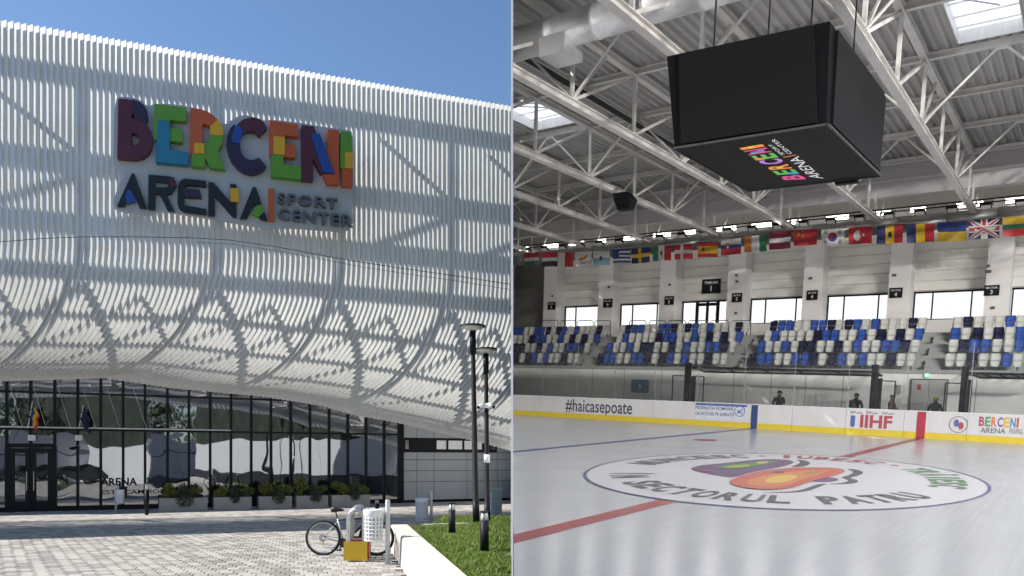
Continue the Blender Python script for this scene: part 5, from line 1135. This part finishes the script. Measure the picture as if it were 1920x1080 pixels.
# logo on the underside: baseline runs away from the viewer, traced corner points on the photo
def sbp(u, v): return hp(u, v, z=z0-.012)
def quad_text(body, q, m, bold=.02, nm='logo_lettering'):
    "text mapped onto four pixels: baseline start, baseline end, top end, top start"
    vs, fs, w_ = text(body, 0, bold); Q = [sbp(1250 + x/6, 230 + y/6) for x, y in q]; pts = []
    for p in vs:
        a, b = p.x/w_, p.y; pts.append(Q[0].lerp(Q[1], a).lerp(Q[3].lerp(Q[2], a), b))
    part(sb, nm, MB().add(pts, fs), m)
LG = {k: glow('logo_' + k, c, .25) for k, c in dict(pink=(.75,.08,.28), green=(.12,.5,.08), blue=(.03,.35,.6), orange=(.85,.3,.06), violet=(.5,.25,.75), yellow=(.85,.6,.06), white=(.8,.8,.8)).items()}
# BERCENI reads from lower right to upper left of the photograph
b0_, b1_, t1_, t0_ = (1580,640), (1035,210), (775,258), (1335,650)
for i, (ch, k) in enumerate(zip('BERCENI', ('pink','green','orange','violet','green','pink','orange'))):
    f0, f1 = i/7 + .012, (i + (.9 if ch != 'I' else .5))/7
    lp = lambda p, q, f_: (p[0] + (q[0]-p[0])*f_, p[1] + (q[1]-p[1])*f_)
    quad_text(ch, [lp(b0_,b1_,f0), lp(b0_,b1_,f1), lp(t0_,t1_,f1), lp(t0_,t1_,f0)], LG[k], .035, 'logo_letter')
for i, k, (f0, f1), (g0, g1) in ((1,'blue',(.16,.21),(0,.45)), (2,'yellow',(.33,.37),(.35,.6)), (4,'orange',(.58,.63),(.6,1)), (5,'blue',(.76,.80),(.2,.8)), (6,'yellow',(.88,.93),(.4,.65))):
    lp = lambda p, q, f_: (p[0] + (q[0]-p[0])*f_, p[1] + (q[1]-p[1])*f_); q = []
    for f_, g_ in ((f0,g0),(f1,g0),(f1,g1),(f0,g1)): q.append(lp(lp(b0_,b1_,f_), lp(t0_,t1_,f_), g_))
    part(sb, 'logo_accent', MB().add([sbp(1250+x/6, 230+y/6) - V((0,0,.006)) for x, y in q], [(0,1,2,3)]), LG[k])
quad_text('ARENA', [(1765,628),(1480,375),(1365,405),(1625,625)], LG['white'], .0)
quad_text('SPORT', [(1330,355),(1180,240),(1140,248),(1290,368)], LG['white'], .0); quad_text('CENTER', [(1415,345),(1215,180),(1168,192),(1370,358)], LG['white'], .0)
part(sb, 'logo_divider', MB().add([sbp(1250+x/6, 230+y/6) for x, y in ((1310,385),(1455,360),(1452,368),(1310,393))], [(0,1,2,3)]), LG['orange'])
# ---- flags on the line
FY = 44.75
FC = dict(r=(.50,.03,.04), w=(.72,.71,.69), g=(.03,.20,.09), k=(.012,.012,.014), b=(.03,.06,.27), n=(.02,.03,.12), y=(.68,.44,.03), o=(.62,.22,.05), s=(.28,.50,.66), m=(.28,.03,.06), d=(.07,.12,.09))
FM = {k: mat('flag_' + k, c, .45, var=.07, scale=2) for k, c in FC.items()}; FK = list(FM); FL = [FM[k] for k in FK]; FI = {k: i for i, k in enumerate(FK)}
FLAGS = [  # left px, right px, top px, bottom px, pattern, label
 (983,1011,474,499,'h:rwd','red white and green horizontal tricolour'), (1015,1045,473,500,'h:rwk','red white and black horizontal tricolour'), (1046,1074,473,500,'v:wr','white and red vertical bicolour'),
 (1078,1109,471,499,'solid:w:cyprus','white flag with an orange island shape'), (1112,1143,470,497,'h:ws:crest','white over light blue flag with a small crest'), (1148,1182,467,496,'greece','blue and white striped flag with a cross canton'),
 (1185,1219,465,493,'cross:n:y','dark blue flag with a yellow cross'), (1223,1258,461,489,'v:gwr:crest','green white and red vertical flag with a centre crest'), (1264,1299,459,486,'cross:r:w','red flag with a white cross'),
 (1307,1345,455,482,'h:ryyr:crest_left','red yellow red flag with a crest'), (1352,1390,448,478,'h:wbr:crest_left','white blue and red flag with a shield'), (1396,1437,441,472,'v:owg','orange white and green vertical tricolour'),
 (1443,1483,433,467,'h:mwm','dark red flag with a white stripe'), (1489,1532,430,460,'solid:r:stars','red flag with yellow stars in the corner'), (1540,1583,428,460,'solid:w:taeguk','white flag with a red and blue disc'),
 (1591,1635,426,458,'solid:r:crescent','red flag with a white crescent and star'), (1644,1693,423,457,'v:nyr:crest','navy yellow and red vertical flag with a dark crest'), (1700,1752,420,455,'v:nyr','navy yellow and red vertical tricolour without a crest'),
 (1758,1812,416,452,'h:by','blue over yellow bicolour'), (1817,1874,411,448,'union','dark blue flag with red and white diagonal and upright crosses'), (1880,1932,407,443,'h:ygr','yellow green and red horizontal tricolour')]
for fi, (u0, u1, vt, vb, pat, lab) in enumerate(FLAGS):
    um = (u0+u1)/2; A, B, C, D = hp(u0,vt+1,y=FY), hp(u1,vt-1,y=FY), hp(u1,vb-1,y=FY), hp(u0,vb+1,y=FY)
    nu, nv = 12, 8; sd = random.uniform(0,6)
    def P(a, b, off=0.0): p = A.lerp(B, a).lerp(D.lerp(C, a), b); return p + V((0, -.07*math.sin(a*5.5+sd)*(.25+b) - off, -.02*math.sin(a*3+sd)))
    mb_ = MB(); 
    for j in range(nv+1):
        for i in range(nu+1): mb_.v.append(P(i/nu, j/nv))
    kind = pat.split(':')[0]
    for j in range(nv):
        for i in range(nu):
            a, b = (i+.5)/nu, (j+.5)/nv; c_ = 'w'
            if kind == 'h': q = pat.split(':')[1]; c_ = q[min(len(q)-1, int(b*len(q)))]
            elif kind == 'v': q = pat.split(':')[1]; c_ = q[min(len(q)-1, int(a*len(q)))]
            elif kind == 'solid': c_ = pat.split(':')[1]
            elif kind == 'cross': q = pat.split(':'); c_ = q[2] if (4/12 <= a < 6/12 or 3/8 <= b < 5/8) else q[1]
            elif kind == 'greece': c_ = 'b' if j % 2 == 0 else 'w'
            elif kind == 'union': c_ = 'n'
            mb_.f.append((j*(nu+1)+i, (j+1)*(nu+1)+i, (j+1)*(nu+1)+i+1, j*(nu+1)+i+1)); mb_.m.append(FI[c_])
    ctr = P(.5, 0)
    t = thing('national_flag', lab + ' hanging on the line', 'flag', ctr, HALL, group='flags on the line')
    part(t, 'cloth', mb_, FL, True, clip=True)
    def patch(nm, pts, c_, off=.012):
        part(t, nm, MB().add([P(a, b, off) for a, b in pts], [tuple(range(len(pts)))]), FM[c_])
    def disc_(a, b, ra, rb, c_, off=.012, nm='emblem', g0=0, g1=2*math.pi): patch(nm, [(a + ra*math.cos(g0+(g1-g0)*k/14), b + rb*math.sin(g0+(g1-g0)*k/14)) for k in range(15)], c_, off)
    def star(a, b, r, c_, off=.014): patch('star', [(a + r*(1 if k % 2 == 0 else .4)*math.cos(math.pi*k/5 - 1.57), b + 1.4*r*(1 if k % 2 == 0 else .4)*math.sin(math.pi*k/5 - 1.57)) for k in range(10)], c_, off)
    def band(a0, b0, a1, b1, w_, c_, off):
        dx, dy = a1-a0, b1-b0; l = math.hypot(dx, dy); nx, ny = -dy/l*w_, dx/l*w_
        pts = [(a0+dx*k/6+nx, b0+dy*k/6+ny) for k in range(7)] + [(a1-dx*k/6-nx, b1-dy*k/6-ny) for k in range(7)]
        part(t, 'stripe', MB().add([P(min(1,max(0,a)), min(1,max(0,b)), off) for a, b in pts], [tuple(range(14))]), FM[c_])
    ex = pat.split(':')[-1]
    if ex == 'crest': disc_(.5, .5, .075, .17, 'd' if fi != 16 else 'k')
    elif ex == 'crest_left': disc_(.32, .48, .10, .22, 'r' if 'wbr' in pat else 'o'); disc_(.32, .48, .05, .12, 'w' if 'wbr' in pat else 'm', .018)
    elif ex == 'cyprus': patch('emblem', [(.22,.55),(.35,.42),(.55,.38),(.80,.18),(.72,.36),(.62,.5),(.45,.62),(.3,.62)], 'o'); disc_(.5,.70,.2,.10,'d',.012,'wreath',.4,2.74)
    elif ex == 'stars': star(.2,.28,.12,'y'); [star(.38,.12+.13*k,.04,'y') for k in range(4)]
    elif ex == 'taeguk':
        disc_(.5,.5,.19,.27,'b'); disc_(.5,.5,.19,.27,'r',.016,'emblem',math.pi+.5,2*math.pi+.5); disc_(.415,.46,.09,.13,'r',.019); disc_(.585,.54,.09,.13,'b',.019)
        for sx, sy in ((.2,.22),(.8,.22),(.2,.78),(.8,.78)):
            s_ = 1 if (sx-.5)*(sy-.5) > 0 else -1
            for k in (-1,0,1): band(sx-.05+.035*k, sy+.09*s_+.05*k*s_*-1*-1, sx+.05+.035*k, sy-.09*s_+.05*k*s_, .011, 'k', .014)
    elif ex == 'crescent': disc_(.40,.5,.2,.30,'w'); disc_(.45,.5,.16,.24,'r',.016); star(.63,.5,.09,'w')
    elif kind == 'greece': patch('canton', [(0,0),(.4,0),(.4,.55),(0,.55)], 'b'); band(0,.27,.4,.27,.045,'w',.016); band(.2,0,.2,.55,.035,'w',.018)
    elif kind == 'union':
        for q in ((0,0,1,1),(1,0,0,1)): band(*q, .095, 'w', .012); band(*q, .035, 'r', .016)
        band(0,.5,1,.5,.17,'w',.02); band(.5,0,.5,1,.115,'w',.02); band(0,.5,1,.5,.10,'r',.026); band(.5,0,.5,1,.065,'r',.026)
    if not t.children: bpy.data.objects.remove(t)
hone('flag_line', MB().tube([hp(u, v, y=FY-.0) + V((0,0,.03)) for u, v in ((900,478),(1000,473),(1150,467),(1300,456),(1440,434),(1600,425),(1760,416),(1930,405),(2000,401))], .015, 6), mat('line_white', (.6,.6,.6), .5), 'thin white line carrying the row of flags', 'line', loc=(-15,FY,10))
# ---- people behind the boards
def person(u, vtop, y, label, jacket, hat, lean=(0,0), arms='down', turn=0.0, skin=(.35,.2,.14)):
    tp = hp(u, vtop, y=y); h = max(1.35, tp.z); x = tp.x; s = h/1.75
    t = thing('person', label, 'person', (x, y, 0), HALL)
    r = Matrix.Rotation(turn, 3, 'Z')
    def J(a, b, c): return V((x, y, 0)) + r @ V((a*s + lean[0]*max(0, c-.9), b*s + lean[1]*max(0, c-.9), c*s))
    pts = {}; ed = []; rad = []
    def vtx(n, p, q): pts[n] = len(pts); rad.append(q*s); vl.append(p - V((x,y,0)))
    vl = []
    vtx('pel', J(0,0,.95), .15); vtx('wai', J(0,0,1.12), .14); vtx('che', J(0,0,1.32), .17); vtx('nec', J(0,-.01,1.50), .065); vtx('hea', J(0,-.02,1.60), .085); vtx('top', J(0,-.02,1.68), .075)
    for sd_ in (-1, 1):
        vtx('hip%d'%sd_, J(.10*sd_,0,.88), .10); vtx('kne%d'%sd_, J(.11*sd_,-.02,.50), .07); vtx('ank%d'%sd_, J(.11*sd_,0,.09), .05); vtx('toe%d'%sd_, J(.12*sd_,-.16,.04), .04)
        vtx('sho%d'%sd_, J(.20*sd_,0,1.40), .075)
        e = {'down': ((.27,.02,1.14),(.25,-.08,.92)), 'face': ((.27,-.10,1.16),(.06,-.20,1.45)), 'front': ((.28,-.06,1.15),(.12,-.28,1.08))}[arms if sd_ == 1 or arms != 'face' else 'front']
        vtx('elb%d'%sd_, J(e[0][0]*sd_, e[0][1], e[0][2]), .055); vtx('wri%d'%sd_, J(e[1][0]*sd_, e[1][1], e[1][2]), .042); vtx('han%d'%sd_, J(e[1][0]*sd_*.9, e[1][1]-.06, e[1][2]+ (.05 if arms == 'face' else -.06)), .045)
    E_ = [('pel','wai'),('wai','che'),('che','nec'),('nec','hea'),('hea','top')]
    for sd_ in ('-1','1'): E_ += [('pel','hip'+sd_),('hip'+sd_,'kne'+sd_),('kne'+sd_,'ank'+sd_),('ank'+sd_,'toe'+sd_),('che','sho'+sd_),('sho'+sd_,'elb'+sd_),('elb'+sd_,'wri'+sd_),('wri'+sd_,'han'+sd_)]
    me = bpy.data.meshes.new('body'); me.from_pydata(vl, [(pts[a], pts[b]) for a, b in E_], [])
    o = bpy.data.objects.new('body', me); col.objects.link(o); o.parent = t; me.materials.append(mat('cloth_%d_%d_%d' % tuple(int(c*200) for c in jacket), jacket, .8, var=.15, scale=8))
    sk = o.modifiers.new('skin', 'SKIN'); sk.use_smooth_shade = True
    for i, q in enumerate(rad): me.skin_vertices[0].data[i].radius = (q, q); me.skin_vertices[0].data[i].use_root = (i == 0)
    o.modifiers.new('sub', 'SUBSURF').render_levels = 2
    LOC[o.name] = LOC[t.name]; FRM[o.name] = HALL
    hc = J(0,-.02,1.64); rr = .105*s
    fc = MB().lathe([(rr*.3,-rr*1.15),(rr*.8,-rr*.7),(rr*.95,0),(rr*.9,rr*.5),(rr*.4,rr*1.05)], hc, 14); fc.add([hc + V((.0,-rr*1.15,-rr*.15)), hc + V((rr*.2,-rr*.85,-rr*.25)), hc + V((-rr*.2,-rr*.85,-rr*.25)), hc + V((0,-rr*.88,rr*.25))], [(0,1,3),(0,3,2),(0,2,1)])
    part(t, 'face', fc, mat('skin_tone', skin, .6, var=.05), True)
    part(t, 'hat', MB().lathe([(rr*1.12,rr*.1),(rr*1.18,rr*.35),(rr*1.0,rr*.9),(rr*.45,rr*1.3)], hc + V((0,rr*.12,0)), 14), mat('hat_%d_%d_%d' % tuple(int(c*200) for c in hat), hat, .8), True)
    return t, J
t, J = person(1462, 733, 39.2, 'person in black with lime shoulders holding a hand to the face', (.012,.012,.014), (.015,.015,.017), arms='face')
part(t, 'shoulder_panel', MB().obox(J(-.16,-.02,1.46), V((.09,0,.0)), V((0,.10,0)), V((0,0,.025))).obox(J(.12,-.02,1.47), V((.06,0,0)), V((0,.10,0)), V((0,0,.02))), mat('lime_cloth', (.40,.45,.06), .8))
person(1606, 738, 39.4, 'person in a black hooded coat standing behind the boards', (.010,.010,.012), (.012,.012,.014), arms='front', turn=.5)
person(1673, 741, 40.8, 'person in a dull red jacket behind the gate frame, facing right', (.16,.055,.06), (.14,.13,.13), arms='front', turn=1.3)
person(1755, 745, 39.8, 'person in a charcoal jacket and yellow beanie seen from behind', (.022,.020,.024), (.55,.50,.05), turn=3.1)
# ---------------------------------------------------------------- added wall between plaza and hall, blocks sun from the ice; the camera stands in its gap
pm = mat('white_plaster', (0.7, 0.7, 0.7), 0.7, var=0.03); dgc = mat('bounce_cut_green', (.03,.042,.025), .8, var=.8, scale=1.6)
ZP = lambda y: 2 + (11.45 - hz.y*y)/hz.z; KT = .00145; YA, YE, ZM = 7.0, 62.0, 3.4
dvw = thing('added_dividing_wall', 'added thin white wall standing edge-on between plaza and ice hall, blocking the sun', 'wall', (0, YA, 0))
def wedge(z0a, z0b, z1a, z1b, l, r, y0, y1, t0, t1):      # tapering slab between x = l*t and x = r*t
    return MB().add([(l*t0,y0,z0a),(r*t0,y0,z0a),(r*t1,y1,z0b),(l*t1,y1,z0b),(l*t0,y0,z1a),(r*t0,y0,z1a),(r*t1,y1,z1b),(l*t1,y1,z1b)], [(0,3,2,1),(4,5,6,7),(0,1,5,4),(1,2,6,5),(2,3,7,6),(3,0,4,7)])
part(dvw, 'core', wedge(-.5,-.5,ZM,ZM,-.5,1,YA,YE,KT*YA,KT*YE), pm)
part(dvw, 'plinth', wedge(-.5,-.5,1.15,1.15,-1,-.5,YA,YE,KT*YA,KT*YE), mat('mirrored_cars_charcoal', (.03,.03,.032), .6, var=.4, scale=.7))  # dark band added to read as parked cars mirrored in the glass
for i in range(22):
    y0 = YA + i*2.75; y1 = min(YE, y0 + 2.66); zt = ZM - .02 - .12*abs(math.sin(i*1.7))
    part(dvw, 'wall_panel', wedge(1.15,1.15,zt,zt,-1,-.5,y0,y1,KT*y0,KT*y1), pm)
part(dvw, 'upper_panel', wedge(ZM,ZM,ZP(YA),ZP(YE),-1,0,YA+.02,YE,KT*YA,KT*YE), dgc)  # dark face added to cut bounce onto the fins and mirror like trees
part(dvw, 'hall_panel', wedge(ZM,ZM,ZP(YA),ZP(YE),0,1,YA+.02,YE,KT*YA,KT*YE), pm)
part(dvw, 'edge_trim', MB().box((-KT*YA, YA-.01, ZM), (KT*YA, YA+.019, ZP(YA))), pm)
rear = thing('rear_light_blocker', 'added unseen wall behind the camera blocking lamp spill, white below and dark green above', 'wall', (0, -.4, 0))  # added out of view to stop hall lamplight spilling onto the plaza
part(rear, 'lower_panel', MB().box((-.1,-32,-.5),(.1,-.4,ZM)), pm); part(rear, 'upper_panel', MB().box((-.1,-32,ZM),(0,-.4,12.5)), dgc); part(rear, 'hall_panel', MB().box((0,-32,ZM),(.1,-.4,12.5)), pm)
